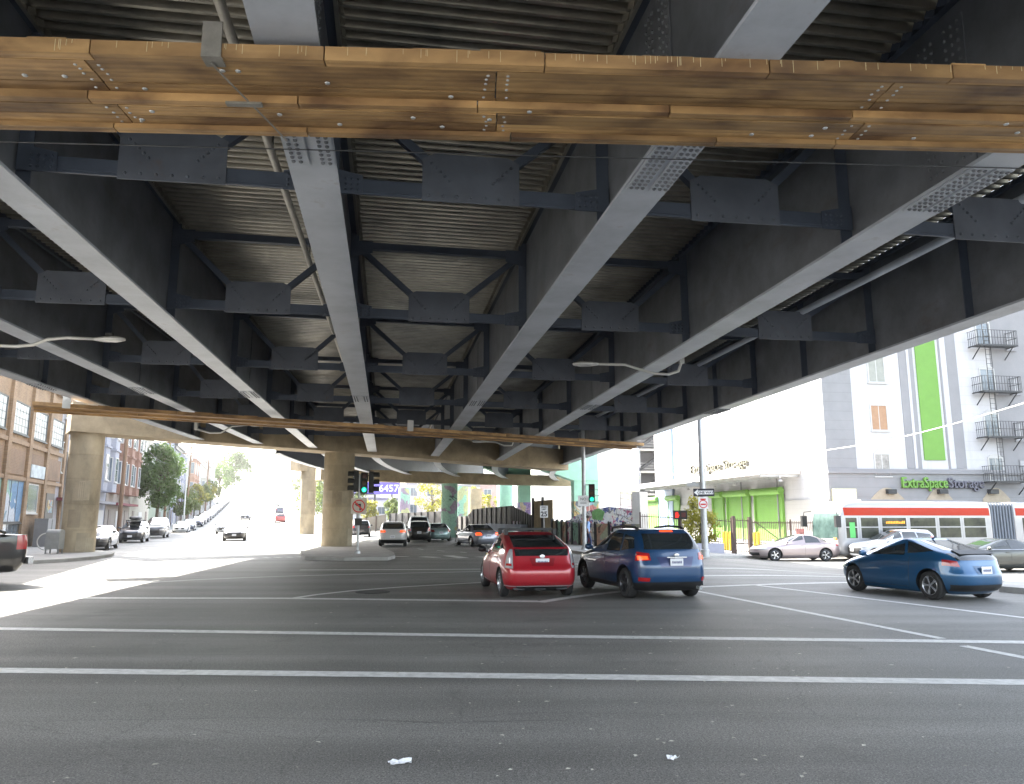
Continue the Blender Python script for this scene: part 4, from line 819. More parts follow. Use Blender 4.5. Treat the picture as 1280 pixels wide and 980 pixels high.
MB().box(x0,0,-.1,-.02,0,3.0).build('lower_wall',boards('shaded_siding',(.36,.355,.34),.3,.06,gap=.85),st,M=MW)  # grey of this siding is the canopy's shade put into the colour
for a,b,yt in ((811,826,640),(838,852,636),(894,908,622),(912,941,620.5),(947,983,618)):
    xx0,xx1=wx(a,640),wx(b,640); zt=4.1
    d=MB(); kk=.14
    while kk<3.5: d.box(xx0+.1,xx1-.1,-.17,-.13+.02,kk,kk+.1); kk+=.104
    d.box(xx0,xx0+.16,-.3,-.11,.05,3.5).box(xx1-.16,xx1,-.3,-.11,.05,3.5)
    d.build('roll_door',lime,st,M=MW)
    MB().cyl((xx0-.05,-.36,3.72),(xx1+.05,-.36,3.72),.26,14).build('door_drum',lime,st,M=MW,smooth=40)
for a in (928,973): xx=wx(a,640); MB().tube([(xx+.4,-.2,0),(xx+.4,-.2,4.7)],.06,8).build('downpipe',gry2,st,M=MW)
xs0,xs1=wx(866,590),wx(937,575); zs=wz(900,583)
t3=text('Extra Space Storage',1.,mat('bronze_letters',(.10,.095,.07),.5,var=0),st,Matrix(),.12,'sign_lettering'); mxx=max(v.co.x for v in t3.data.vertices); t3.matrix_local=MW@T(xs0,-.2,zs-.35)@RX@Matrix.Diagonal(((xs1-xs0)/mxx,1.15,1,1))
xe0,xe1=wx(826,580),wx(842,580)
MB().box(xe0-.4,xe1,-.25,-.003,0,15).build('blue_glazed_bay',mat('blue_grey_glazing',(.20,.28,.40),.2,0.,.15,.4,spec=.8),st,M=MW)
# stair tower and white wall beyond
p=atY(813,640,92.); zg=hz(p.x,p.y)
tw=thing('stair_tower','open concrete and steel stair tower behind the long canopy','stair tower',(p.x,p.y,zg),AZ)
for k in range(5):
    z=2.2+2.6*k; MB().box(-2.4,2.4,-1.5,1.5,z,z+.25).build('landing',conc2,tw)
    MB().beam((-1.9,-1.6,z-2.3),(1.9,-1.6,z+.1),1.0,.3).build('stair_flight',dkmetal,tw)
    r=MB()
    for zz in (.5,.8,1.1): r.box(-2.4,2.4,-1.72,-1.68,z+zz,z+zz+.04)
    r.build('railing',galv,tw)
for x in (-2.45,2.3): MB().box(x,x+.2,-1.55,1.5,0,14.5).build('post',dkmetal,tw)
MB().box(-2.3,2.3,1.52,1.7,0,14.8).build('back_wall',gry2,tw)
def block(name,label,cat,x0,x1,Y,ytop,m,ang=0.,depth=8.,group=None):
    a=atY(x0,640,Y); b=atY(x1,640,Y); zt=atY((x0+x1)/2,ytop,Y).z; g_=hz(a.x,a.y)
    t=thing(name,label,cat,((a.x+b.x)/2,Y,g_),ang,group); w=(b-a).length
    MB().box(-w/2,w/2,0,depth,-.5,zt-g_).build('wall',m,t); return t,w,zt-g_
whp=mat('bare_white_render',(.78,.77,.74),.85,0.,.03,1.)
tb,w_,h_=block('white_wall_building','tall plain white building wall shining in the sun beyond the mural fence','building',746,779,104,553,whp,R(-42))
MB().box(-w_/2-.1,w_/2+.1,-.12,-.002,h_-.3,h_+.1).build('coping',wht,tb)
p=atY(787,600,90.); bn=thing('hanging_banner','faded rainbow banner hung on a steel frame beside the stair tower','banner',(p.x,p.y,hz(p.x,p.y)),R(-20))
vs=[]; bw=1.15
for k in range(9):
    for j in range(9): vs.append((-bw+2*bw*k/8,.12*math.sin(k*1.3+j*.4),3.2+7.*j/8))
MB().add(vs,[(9*k+j,9*k+9+j,9*k+10+j,9*k+j+1) for k in range(8) for j in range(8)]).build('cloth',mural('rainbow_cloth',[(.6,.55,.5),(.62,.52,.36),(.5,.5,.6),(.6,.5,.55),(.62,.6,.5),(.5,.58,.58)],.35,3.,2.5,.0005),bn,smooth=True,fix=False)
q=MB()
for x in (-bw-.12,bw+.02): q.box(x,x+.1,.2,.3,-.3,10.6)
q.box(-bw-.1,bw+.1,.2,.3,10.3,10.4).build('frame',galv,bn)
# --- brick building by the mailbox ---
Fb=Frame(tuple(S(-12.6,0))[:2],R(108)); bx_=lambda px,py: Fb.hit(px,py)[0]; bz=lambda px,py: Fb.hit(px,py)[1]
bo_=S(-12.6,0); bb=thing('brick_warehouse','two storey tan brick warehouse with big steel framed windows','building',(bo_.x,bo_.y,0),R(108))
bkm=brick('tan_brick',(.27,.18,.105),(.22,.14,.08),(.24,.20,.155)); Lx0,Lx1=24.,bx_(88,600)
ztop=bz(40,468)
MB().box(Lx0,Lx1,.0,14,-.3,ztop).build('wall',bkm,bb)
for a in (-26,10.,37.5,60.5,82):
    xx=bx_(a,540)
    if xx<Lx1-.2: MB().box(xx-.28,xx+.28,-.16,-.003,0,ztop).build('pilaster',bkm,bb)
MB().box(Lx0,Lx1,-.12,-.002,bz(45,562),bz(45,562)+.22).box(Lx0,Lx1,-.12,-.002,bz(45,604),bz(45,604)+.2).box(Lx0-.1,Lx1+.05,-.25,0,ztop-.3,ztop+.12).build('string_course',mat('tan_stone',(.26,.18,.115),.85),bb)
stf=mat('steel_window_frame',(.07,.08,.08),.6,0.,.1)
brg=mat('frosted_pane',(.17,.19,.2),.35,0.,.25,1.5,spec=.6)
for a,b in ((-24,7),(13,36),(40.5,59.5),(64,81)):
    xx0,xx1=bx_(a,530)+.25,bx_(b,530)-.25
    window(bb,xx0,xx1,bz(25,541),bz(25,504),-.0,stf,brg,0,4,3,.07)
    MB().box(xx0-.05,xx1+.05,-.06,-.003,bz(25,594),bz(25,563)).build('recessed_panel',brick('tan_brick_dark',(.22,.14,.09),(.19,.12,.07),(.22,.18,.145)),bb)
window(bb,bx_(-18,630),bx_(27,630),bz(10,652),bz(10,600),-.0,dkmetal,mural('street_art_pane',[(.16,.26,.32),(.2,.36,.3),(.4,.44,.5),(.1,.2,.34)],.5,1.,2.,.004),0,4,0,.08)
window(bb,bx_(-18,630),bx_(27,630),.7,bz(10,655),-.0,dkmetal,glass_b,0,4,0,.08)
window(bb,bx_(31.5,630),bx_(44.5,630),bz(38,640),bz(38,606),-.0,wf,glass_b,0,0,0,.06)
dr=MB().box(bx_(55,640),bx_(65,640),-.06,-.003,.1,3.3).build('door',mat('dark_door',(.05,.045,.04),.5),bb)
MB().box(bx_(57,640),bx_(63,640),-.075,-.062,2.1,2.9).build('poster',mural('poster_print',VIV,2.5,4.,1.,.01),dr); MB().box(bx_(62,640),bx_(63,640),-.12,-.062,1.1,1.3).build('handle',galv,dr)
MB().box(bx_(35,600),bx_(56,600),-.12,-.003,bz(45,598),bz(45,582)).build('wall_sign',mat('faded_sign',(.36,.42,.46),.6,var=.35,scale=2.),bb)
cab=thing('utility_cabinet','grey steel utility cabinet against the brick wall by the doorway','cabinet',tuple(Fb.o+Fb.x*bx_(38,670)+Fb.y*-.7),R(108))
MB().box(-.9,.9,-.35,.35,.14,1.75).build('body',mat('grey_cabinet',(.20,.21,.23),.5,.2,.08,3.),cab); MB().box(-.02,.02,-.365,-.352,.2,1.7).box(-.9,.9,-.363,-.352,.9,.93).build('door_seam',black,cab)
# --- row houses up the street ---
rng=random.Random(11)
HCOL=[(.40,.42,.50),(.42,.42,.46),(.35,.31,.28),(.48,.46,.40),(.36,.43,.38),(.38,.40,.50),(.50,.46,.42),(.48,.30,.22),(.44,.46,.50),(.48,.47,.42),(.38,.34,.30),(.45,.48,.5)]
LBL=['lavender grey timber row house with bay windows beside the round street tree','cream boarded row house hard against the end column','brown and white row house with projecting bay windows','pale cream flat fronted house up the street','sage green corner house with a flat roof','slate blue house with a dark cornice','pale apricot stuccoed house','terracotta fronted house among pale houses','pale blue grey house beyond the terracotta one','ivory house with a bracketed cornice up the hill','umber house near the hill trees','silver grey house near the top of the row']
t=57.; order=[1,0,2]+list(range(3,12))
for i,ci in enumerate(order*1):
    wd=(9.,8.5,13.,15.,14.,13.,14.,15.,16.,17.,18.,20.)[i]; ht=(10.5,13.,13.5,12.,11.,12.5,11.8,11.,12,11,11.5,12)[i]
    o=S(-12.6,t); g0=hz(o.x,o.y); hs_=thing('row_house',LBL[ci],'house',(o.x,o.y,g0),R(108),'row houses along the uphill street')
    wm=boards('house_siding_%d'%ci,tuple(.66*q for q in HCOL[ci]),.2,.08,gap=.82)
    MB().box(0,wd-.15,0,11,-2.5,ht).build('wall',wm,hs_)
    MB().box(-.1,wd-.05,-.45,0,ht-.35,ht+.12).box(0,wd-.15,-.25,0,ht-.8,ht-.36).build('cornice',wf if ci!=5 else dkmetal,hs_)
    nb=max(1,round(wd/5.)); 
    for b in range(nb):
        xc=wd*(b+.5)/nb; bay=(i in(1,2,4,5,7,9))
        for fl in range(3 if i<8 else 2):
            z=1.2+3.6*fl+ (0 if fl else 0)
            if fl==0:
                if b%2==0: MB().box(xc-.6,xc+.6,-.05,-.003,0,2.5).build('door',mat('door_paint',(.10,.07,.06),.5),hs_)
                else: MB().box(xc-1.3,xc+1.3,-.05,-.003,0,2.4).build('garage_door',mat('garage_paint',(.40,.40,.40),.6),hs_)
                continue
            if bay:
                by=MB().prism([(xc-1.5,-.002),(xc-.9,-.95),(xc+.9,-.95),(xc+1.5,-.002)],z-.9,z+2.5); by.prism([(xc-1.6,-.01),(xc-1.,-1.08),(xc+1.,-1.08),(xc+1.6,-.01)],z+2.5,z+2.66)
                bo2=by.build('bay',wm if ci!=2 else mat('brown_shingle',(.20,.11,.08),.8,var=.2,scale=8),hs_)
                window(hs_,xc-.6,xc+.6,z,z+1.9,-.95,wf,glass_b,0,0,1,.07,sill=i<5)
                for sd in (-1,1):
                    A=T(xc+sd*1.2,-.475,0)@RZ(sd*math.atan2(.95,.6)); window(hs_,-.32,.32,z,z+1.9,0,wf,glass_b,0,0,1,.06,M=A,sill=False)
            else:
                for sd in (-1,1): window(hs_,xc+sd*1.1-.5,xc+sd*1.1+.5,z,z+1.9,0,wf,glass_b,0,0,1,.08,sill=i<5)
    # gable side seen over the lower neighbour
    if i<4:
        for zz in (3.5,7.2): 
            MM=RZ(R(-90))
    if i in (0,1,2): 
        MB().box(.3,wd-.5,-.9,-.05,2.9,3.1).build('shop_awning',mat('maroon_awning',(.16,.04,.05),.8) if i!=1 else mat('grey_awning',(.2,.2,.22),.8),hs_)
    t+=wd+ (0.2 if i!=3 else 9.)
# houses on the other side of the hill and its top
for i in range(7):
    tt=205+34*i; v=19+rng.uniform(0,3); o=S(v,tt); h=9+rng.uniform(-1,3)
    a=thing('hill_house','small pale house on the far side of the sunlit hill street','house',(o.x,o.y,o.z),R(108),'pale houses across the hill street')
    MB().box(0,22,-10,0,-3,h).build('wall',boards('pale_siding_%d'%(i%3),[(.5,.48,.45),(.42,.44,.47),(.5,.42,.36)][i%3],.4,.06),a)
    MB().prism([(-.4,-10.4),(22.4,-10.4),(22.4,.4),(-.4,.4)],h,h+.4).build('roof',mat('grey_roof',(.15,.15,.16),.8),a)
    for k in range(4):
        for fl in range(2): window(a,2+5.2*k,3.6+5.2*k,1.5+3.6*fl,3.4+3.6*fl,-10,wf,glass_b,0,0,1,.08,sill=False)
# ---------- the curved continuation of the overpass ----------
rp=thing('curved_ramp','curved steel girder ramp continuing beyond the concrete pier cap','overpass',(0,0,0),AZ)
def cv(u,f): return (110-(110-u)*math.cos(f),47+(110-u)*math.sin(f))
def cs0(u): return max(.02,(caps(u)-47+.9)/(110-u))
for i,u in enumerate((-7.6,-4.6,-1.6,2.4,6.6,11.3)):
    f0=cs0(u); fl=MB(); wbm=MB(); n=26; P2=[cv(u,f0+(.36-f0)*k/n) for k in range(n+1)]; P3=[cv(u-.24,f0+(.36-f0)*k/n) for k in range(n+1)]; P4=[cv(u+.24,f0+(.36-f0)*k/n) for k in range(n+1)]
    z=zb(u)-.1
    wbm.add([(x,y,zz) for x,y in P2 for zz in (z+.04,z+2.1)],[(2*k,2*k+1,2*k+3,2*k+2) for k in range(n)])
    fl.add([(a[0],a[1],zz) for p,q in zip(P3,P4) for a in (p,q) for zz in (z,z+.04)],[f for k in range(n) for f in ((4*k,4*k+2,4*k+6,4*k+4),(4*k+1,4*k+5,4*k+7,4*k+3),(4*k,4*k+4,4*k+5,4*k+1),(4*k+2,4*k+3,4*k+7,4*k+6))])
    gr=wbm.build('girder',steel_dk,rp,fix=False); fl.build('bottom_flange',steel_fl,gr)
n=26; E0=[cv(-8.3,.012+.345*k/n) for k in range(n+1)]; E1=[cv(12.,.012+.345*k/n) for k in range(n+1)]
MB().add([(a[0],a[1],7.9) for p,q in zip(E0,E1) for a in (p,q)]+[(a[0],a[1],8.3) for p,q in zip(E0,E1) for a in (p,q)],[(2*k,2*k+1,2*k+3,2*k+2) for k in range(n)]+[(2*n+2+2*k,2*n+4+2*k,2*n+5+2*k,2*n+3+2*k) for k in range(n)]).build('deck_slab',steel_dk,rp,fix=False)
for E in (E0,E1):
    b=MB()
    for k in range(n): b.beam((*E[k],8.7),(*E[k+1],8.7),.3,1.6)
    b.build('parapet',conc,rp)
def c2(q): u=-8.6+21*q; return cv(u,.175+.14*q)
cb=MB(); vs=[]
for k in range(13):
    x,y=c2(k/12)
    for dx,dy,z in ((.3,-.8,4.95),(-.3,.8,4.95),(-.3,.8,5.95),(.3,-.8,5.95)): vs.append((x+dx,y+dy,z))
cb.add(vs,[(4*k+j,4*k+(j+1)%4,4*k+4+(j+1)%4,4*k+4+j) for k in range(12) for j in range(4)]+[(0,1,2,3),(48,49,50,51)]); cb.build('bent_cap',conc,rp)
mural_a=mural('green_mural',MIN,.55,2.,1.8,.01); mural_b=mural('bright_graffiti',VIV,.8,9.,1.9,.015); mural_c=mural('pastel_mural',PAS,.5,5.,1.6,.01); mural_d=mural('scribbled_graffiti',[(.55,.55,.55),(.5,.52,.6),(.12,.14,.3),(.58,.56,.5),(.4,.12,.2),(.6,.6,.6)],1.7,4.,2.4,.03)
for q,mm,r in ((.485,mural_a,.75),):
    x,y=c2(q); column(rp,x,y,r,0,5.,mm)
for px_,Y,r,m in ((505,100,.75,mural_a),(577,96,.8,mural_a),(594,104,.9,conc),(631,90,.9,mint),(384,80,.78,colm)):
    p=atY(px_,640,Y); u,s=toB(p); column(rp,u,s,r,hz(p.x,p.y)-.3,5.6 if px_!=384 else 6.9,m)
p=atY(384,640,80); 
MB().beam((*toB(atY(366,640,79)),7.2),(*toB(atY(470,640,88)),7.0),1.6,1.3).build('bent_cap',conc,rp)
for px_,w_,Y in ((655,1.15,78.),(731,2.3,73.)):
    p=atY(px_,640,Y); t=thing('mural_pier','mint painted flared pier with murals, %s'%('narrow one beside the grey fence' if px_<700 else 'broad one behind the traffic signal'),'bridge pier',(p.x,p.y,hz(p.x,p.y)),AZ)
    MB().box(-w_/2,w_/2,-.7,.7,-.5,5.2).build('column',mint,t)
    MB().box(-w_/2-.012,w_/2+.012,-.715,.715,0,3.3).build('mural',mural_b if px_>700 else mural('violet_mural',[(.32,.22,.45),(.45,.40,.55),(.20,.22,.48),(.5,.33,.42),(.5,.42,.3)],.9,3.,1.5,.01),t)
    L=4.5 if px_>700 else 3.5
    MB().prism([(-w_/2-L,8.0),(-w_/2-L,6.7),(-w_/2,5.2),(w_/2,5.2),(w_/2+.0,8.6),(-w_/2-L,8.2)],-.8,.8,RX).build('pier_head',mint,t)
    if px_>700:
        MB().prism([(-w_/2-L+.3,8.0),(-w_/2-L+1.2,7.1),(-w_/2-.6,7.2),(-.2,8.4)],.802,.83,RX).build('mural',mural('violet_band',[(.3,.2,.45),(.5,.3,.4),(.16,.3,.6),(.5,.5,.52)],.7,7.,1.5,.01),t)
# ---------- fences and murals ----------
def posts_panels(name,label,cat,pts,pm,postm,step,group=None,panel_t=.06,post=.12,over=.0,mats=None):
    o=pts[0]; t=thing(name,label,cat,(o[0].x,o[0].y,0),0,group)
    for j in range(len(pts)-1):
        (a,ha),(b,hb)=pts[j],pts[j+1]; d=b-a; L=d.length; n=max(1,round(L/step)); ang=math.atan2(d.y,d.x)
        for k in range(n):
            p=a+d*(k/n)-o[0]; q=a+d*((k+1)/n)-o[0]; h0=ha+(hb-ha)*k/n; h1=ha+(hb-ha)*(k+1)/n; g0=hz(p.x+o[0].x,p.y+o[0].y)
            l=(q-p).length; M=T(p.x,p.y,0)@RZ(ang)
            nm='panel'
            MB().prism([(.0,g0+.15),(l,g0+.15),(l,h1),(0,h0)],-panel_t/2,panel_t/2,RX).build(nm,(mats[(k+j)%len(mats)] if mats else pm),t,M=M)
            MB().box(-post/2,post/2,-.14,.06,g0-.1,h0+over).build('post',postm,t,M=M)
    return t
corr=mat('weathered_corrugated_panel',(.11,.108,.105),.7,.1,.4,1.2,col2=(.19,.18,.172),stretch=(1,1,.35))
P_=lambda x,Y:(lambda p:Vector((p.x,p.y,0)))(atY(x,640,Y))
posts_panels('corrugated_fence','grey corrugated panel fence with black posts beneath the curved ramp','fence',[(P_(553,88),2.5),(P_(560,87),2.5),(P_(566,86),1.95),(P_(584,83),1.95),(P_(592,82),2.65),(P_(603,80),2.75),(P_(640,73),2.9),(P_(667,60),1.9)],corr,black,1.35)
posts_panels('panel_fence','dark grey panel fence behind the stopped black hatchback','fence',[(P_(488,95),2.3),(P_(552,89),2.5)],corr,black,1.1)
posts_panels('board_fence','pale board fence past the traffic island under the purple billboard','fence',[(P_(446,98),1.6),(P_(483,98),2.2)],mat('pale_fence_board',(.22,.195,.16),.8,0.,.2,1.5),brown_metal,1.2)
posts_panels('mural_fence','fence of painted mural panels between dark posts behind the red hatchback','fence',[(P_(691,54),1.6),(P_(716,50),1.5),(P_(745,46.5),1.45),(P_(799,43.5),1.45)],mural_c,black,1.15,mats=[mural_c,mural_a,mural('ochre_mural',[(.42,.33,.2),(.35,.38,.26),(.5,.42,.28),(.3,.3,.28),(.4,.25,.18)],.7,6.,1.7,.008),mural_d],over=.12)
posts_panels('mesh_gate','tall bronze panel gate behind the speed limit sign','gate',[(P_(667,58),3.),(P_(691,56.5),3.1)],mat('bronze_mesh',(.26,.21,.13),.6,.2,.3,3.),black,1.3,over=.25)
posts_panels('low_fence','low grey fence with black posts beside the mint pier','fence',[(P_(641,70),1.5),(P_(668,62),1.5)],mural_d,black,1.3)
p=P_(607,75); bk=thing('concrete_barrier','long pale blue concrete barrier at the foot of the corrugated fence','barrier',(p.x,p.y,0),math.atan2(-14,6)+math.pi)
d=P_(655,62)-p; bk.rotation_euler.z=math.atan2(d.y,d.x); L=d.length
MB().prism([(0,0),(L,0),(L,1.25),(1.6,1.25),(0,.3)],-.3,.3,RX).build('wall',mat('blue_grey_concrete',(.30,.34,.42),.8,0.,.12,1.),bk)
p=P_(553,88); b2=thing('kerb_barrier','low concrete kerb wall along the lane by the teal sedan','barrier',(p.x,p.y,0)); d=P_(606,74)-p; b2.rotation_euler.z=math.atan2(d.y,d.x); MB().box(0,d.length,-.3,.0,0,.55).build('wall',conc2,b2)
p=P_(702,56.5); mw=thing('mural_wall','graffiti covered retaining wall behind the mural fence','wall',(p.x,p.y,0)); d=P_(803,52)-p; mw.rotation_euler.z=math.atan2(d.y,d.x); L=d.length
MB().prism([(0,0),(L,0),(L,2.3),(L*.62,2.55),(L*.4,2.3),(L*.2,1.9),(0,1.2)],-.25,.25,RX).build('wall',mural_d,mw)
MB().prism([(L*.43,1.7),(L*.55,1.6),(L*.58,2.2),(L*.5,2.45),(L*.42,2.2)],.252,.27,RX).build('mural',mat('painted_cactus_green',(.16,.32,.12),.8,0.,.4,3.),mw)
r=MB()
for zz in (.45,.9,1.3):
    r.tube([(L*(.35+.65*k/10),.1,2.35+zz-.9*(k/10)**2*.7+.1) for k in range(11)],.025,6)
for k in range(0,11,2): r.box(L*(.35+.065*k)-.02,L*(.35+.065*k)+.02,.08,.12,2.2,2.35+1.3-.9*(k/10)**2*.7+.1)
r.build('railing',mat('cream_rail',(.55,.52,.46),.5),mw)
MB().box(L*.93,L*1.02,-.5,.5,0,3.5).build('end_block',conc2,mw)
def picket(name,label,cat,a,b,h,group=None,step=.13,panel=False,ph=.07):
    d=b-a; L=d.length; t=thing(name,label,cat,(a.x,a.y,0),math.atan2(d.y,d.x),group); f=MB(); n=int(L/step)
    g=lambda x:hz(a.x+d.x*x/L,a.y+d.y*x/L)+.1
    for k in range(1,n): x=L*k/n; f.box(x-.011,x+.011,-.011,.011,g(x)+.08,g(x)+h)
    for zz in (.2,h-.12): f.beam((0,0,g(0)+zz),(L,0,g(L)+zz),.03,.045)
    f.build('pickets',brown_metal,t)
    k=0; m=max(1,round(L/2.4))
    for k in range(m+1): x=L*k/m; MB().box(x-ph/2,x+ph/2,-ph/2,ph/2,g(x)-.15,g(x)+h+.1).build('post',brown_metal,t)
    return t
pf='brown picket fences round the storage yard'
picket('picket_fence','brown picket fence section behind the blue wagon','fence',P_(800,43.5),P_(848,44),1.9)
picket('picket_fence','brown picket fence section behind the bushy street tree','fence',P_(849,44.2),P_(913,44.6),1.95)
gt=picket('picket_gate','narrow brown picket gate with heavy posts in front of yellow bollards','gate',P_(916,44.7),P_(936,44.9),2.05,ph=.16)
f3=picket('picket_fence','long brown picket fence behind the silver sedan, running to the bus','fence',P_(938,45),P_(1034,47),1.95)
MB().box(3.15,3.75,-.06,-.03,.35,1.15).build('notice_board',mat('notice_print',(.35,.16,.15),.5,0.,.6,9.),f3); f3.children[0].name=f3.children[0].name
MB().beam((.2,-.03,1.6),(3.1,-.03,-.2),.03,.05).build('brace',brown_metal,f3)
for k,(px_,Y) in enumerate(((905.5,51),(909.5,51.2),(914,51.4),(944,50.5),(948.5,50.7))):
    p=atY(px_,680,Y); b=thing('bollard',('yellow steel bollard %s the picket gate beside the green roll doors'%('left open side of' if 0 else 'seen through')) if k<3 else 'yellow steel bollard behind the long picket fence','bollard',(p.x,p.y,hz(p.x,p.y)),0,'yellow bollards behind the picket gate' if k<3 else 'yellow bollards behind the long fence')
    MB().lathe([(.11,0),(.11,1.25),(.085,1.32),(.001,1.35)],Matrix(),14).build('post',mat('yellow_paint',(.5,.36,.015),.5,0.,.08),b,smooth=40)
p=at(870,697,-.3); cbk=thing('planter_kerb','low lavender grey planter wall at the foot of the street tree','planter',(p.x,p.y+.9,hz(p.x,p.y)),R(3)); MB().box(-1.7,1.7,-.3,.3,0,.55).build('wall',mat('lavender_concrete',(.38,.38,.46),.8,0.,.08),cbk)
# ---------- trees ----------
def leafm(n,c1,c2):
    m=mat(n,c1,.55,0.,.35,1.1,col2=c2,island=.35); b=m.node_tree.nodes['Principled BSDF']; b.inputs['Subsurface Weight'].default_value=0
    nt=m.node_tree; tr=nt.nodes.new('ShaderNodeBsdfTranslucent'); tr.inputs[0].default_value=(c2[0]*1.3,c2[1]*1.4,c2[2],1); mx=nt.nodes.new('ShaderNodeMixShader'); mx.inputs[0].default_value=.35
    nt.links.new(b.outputs[0],mx.inputs[1]); nt.links.new(tr.outputs[0],mx.inputs[2]); nt.links.new(mx.outputs[0],nt.nodes['Material Output'].inputs[0]); return m
LG=leafm('dark_leaf',(.035,.075,.02),(.085,.14,.035)); LY=leafm('yellow_green_leaf',(.12,.14,.02),(.30,.27,.04)); LM=leafm('mid_leaf',(.06,.10,.03),(.14,.17,.05))
bark=mat('bark',(.09,.065,.045),.9,0.,.3,6.,bump=.5,bscale=20)
def tree(label,p,H,cr,ch,m,n=2600,ls=.17,seed=1,group=None,name='street_tree',trunk=.13,clumps=26):
    g=random.Random(seed); t=thing(name,label,'tree',(p.x,p.y,hz(p.x,p.y)),0,group); cz=H-ch/2; k=MB()
    k.tube([(0,0,-.2),(.05,.02,cz*.4),(-.03,.05,cz*.75),(0,0,cz+ch*.15)],[trunk,trunk*.85,trunk*.7,trunk*.3],9)
    C=[]
    for i in range(clumps):
        z=g.uniform(-1,1); a=g.uniform(0,6.283); r=math.sqrt(max(0,1-z*z))*g.uniform(.45,.86); c=Vector((math.cos(a)*r*cr,math.sin(a)*r*cr,cz+z*.8*ch/2)); C.append((c,g.uniform(.24,.42)*min(cr,ch/2)))
        if i%2==0: k.tube([(0,0,cz*g.uniform(.55,.85)),c*.5+Vector((0,0,cz*.45)),c],[trunk*.45,trunk*.28,trunk*.08],6)
    k.build('trunk',bark,t,smooth=True); l=MB()
    for i in range(n):
        c,r=g.choice(C); d=Vector((g.gauss(0,1),g.gauss(0,1),g.gauss(0,1))).normalized(); q=c+d*r*(g.random()**.4)
        nn=(d+Vector((g.uniform(-1,1),g.uniform(-1,1),g.uniform(-.5,1.)))*.8).normalized(); x=nn.cross(Vector((g.uniform(-1,1),g.uniform(-1,1),.3))).normalized(); y=nn.cross(x); s=ls*g.uniform(.6,1.3)
        l.quad(q-x*s,q-y*s*.55,q+x*s,q+y*s*.55)
    l.build('crown',m,t,fix=False); return t
tree('dense round dark green street tree standing by the wooden pole',S(-10.4,91.5),9.9,2.75,7.2,LG,6500,.19,3,trunk=.2,clumps=60)
tg_='smaller street trees up the hill pavement'
for i,(t_,h,cr,m) in enumerate(((125,5.2,2.0,LM),(137,5.5,2.3,LM),(149,6.2,2.5,LY),(163,6.6,2.6,LM),(178,6.2,2.4,LY),(196,6.8,2.6,LM))):
    tree('one of the small leafy trees lining the uphill pavement',S(-10.9,t_),h,cr,h*.68,m,1300,.22,20+i,tg_)
tree('large pale green tree high up the hill street',S(-10.5,318),17,7.5,14,LG,3200,.5,40,trunk=.3,clumps=40)
tree('large leafy tree behind the big one on the hill street',S(-13,280),12,5,9.5,LG,2000,.36,41,trunk=.3)
for i,(v,t_) in enumerate(((13,190),(14,240),(13.5,300))): tree('distant tree on the far side of the hill street',S(v,t_),7.5,3,5.6,LM,900,.3,50+i,'trees across the hill street')
p=P_(876,43.2); tree('bushy yellow green street tree behind the one way sign pole',p,3.35,1.1,3.0,LY,2600,.085,60,trunk=.09,clumps=34)
p=P_(871,42.6); 
for i,(px_,Y,h,cr,m,l) in enumerate(((612,118,5.5,2.6,LY,'sunlit yellow tree behind the corrugated fence'),(540,135,8.5,3.2,LY,'yellow green tree above the dark panel fence'),(492,128,4.6,1.7,LM,'small cone shaped tree below the purple billboard'),(590,130,7.,2.4,LY,'sunlit tree between two mint columns'),(460,130,4.2,1.8,LY,'low yellow tree beside the no turn sign'),(391,125,7,3,LM,'pale green tree behind the far concrete column'),(437,140,9,3,LM,'green tree hidden partly by the pier column'))):
    tree(l,P_(px_,Y),h,cr,h*.8,m,1500,.2,70+i)
# ---------- far buildings and the billboard ----------
bl,w_,h_=block('pale_warehouse','low white warehouse under the purple billboard','building',436,503,150,622,mat('white_siding',(.55,.56,.58),.8,0.,.08),R(6),12)
MB().box(-w_/2,w_/2,-.15,-.002,h_-.5,h_).build('roof_edge',gry2,bl)
for k in range(4): window(bl,-w_/2+1+2.3*k,-w_/2+2.4+2.3*k,1,2.3,0,wf,glass_b,0,1,0,.08)
a=atY(437,617,147); b=atY(499.5,617,147); zt=atY(468,592,147).z; zl=atY(468,618,147).z
bd=thing('billboard','purple billboard with white numerals behind the signal heads','billboard',(a.x,a.y,hz(a.x,a.y)),0); g0=hz(a.x,a.y); W_=(b-a).length
pn=MB().box(0,W_,0,.3,zl-g0,zt-g0).build('panel',mat('purple_print',(.13,.095,.46),.5,0.,.04),bd)
q=MB()
for x in (1.5,W_/2,W_-1.5): q.box(x-.15,x+.15,.31,.6,-.5,zl-g0+1)
q.build('frame',dkmetal,bd)
hgt=zt-zl; text('6457',hgt*.46,white_m,bd,T(W_*.98,-.03,zl-g0+hgt*.14)@RX,.02,'lettering',1.05,'RIGHT',.02); text('W',hgt*.34,white_m,bd,T(W_*.66,-.03,zl-g0+hgt*.6)@RX,.02,'lettering',1.,'RIGHT',.02)
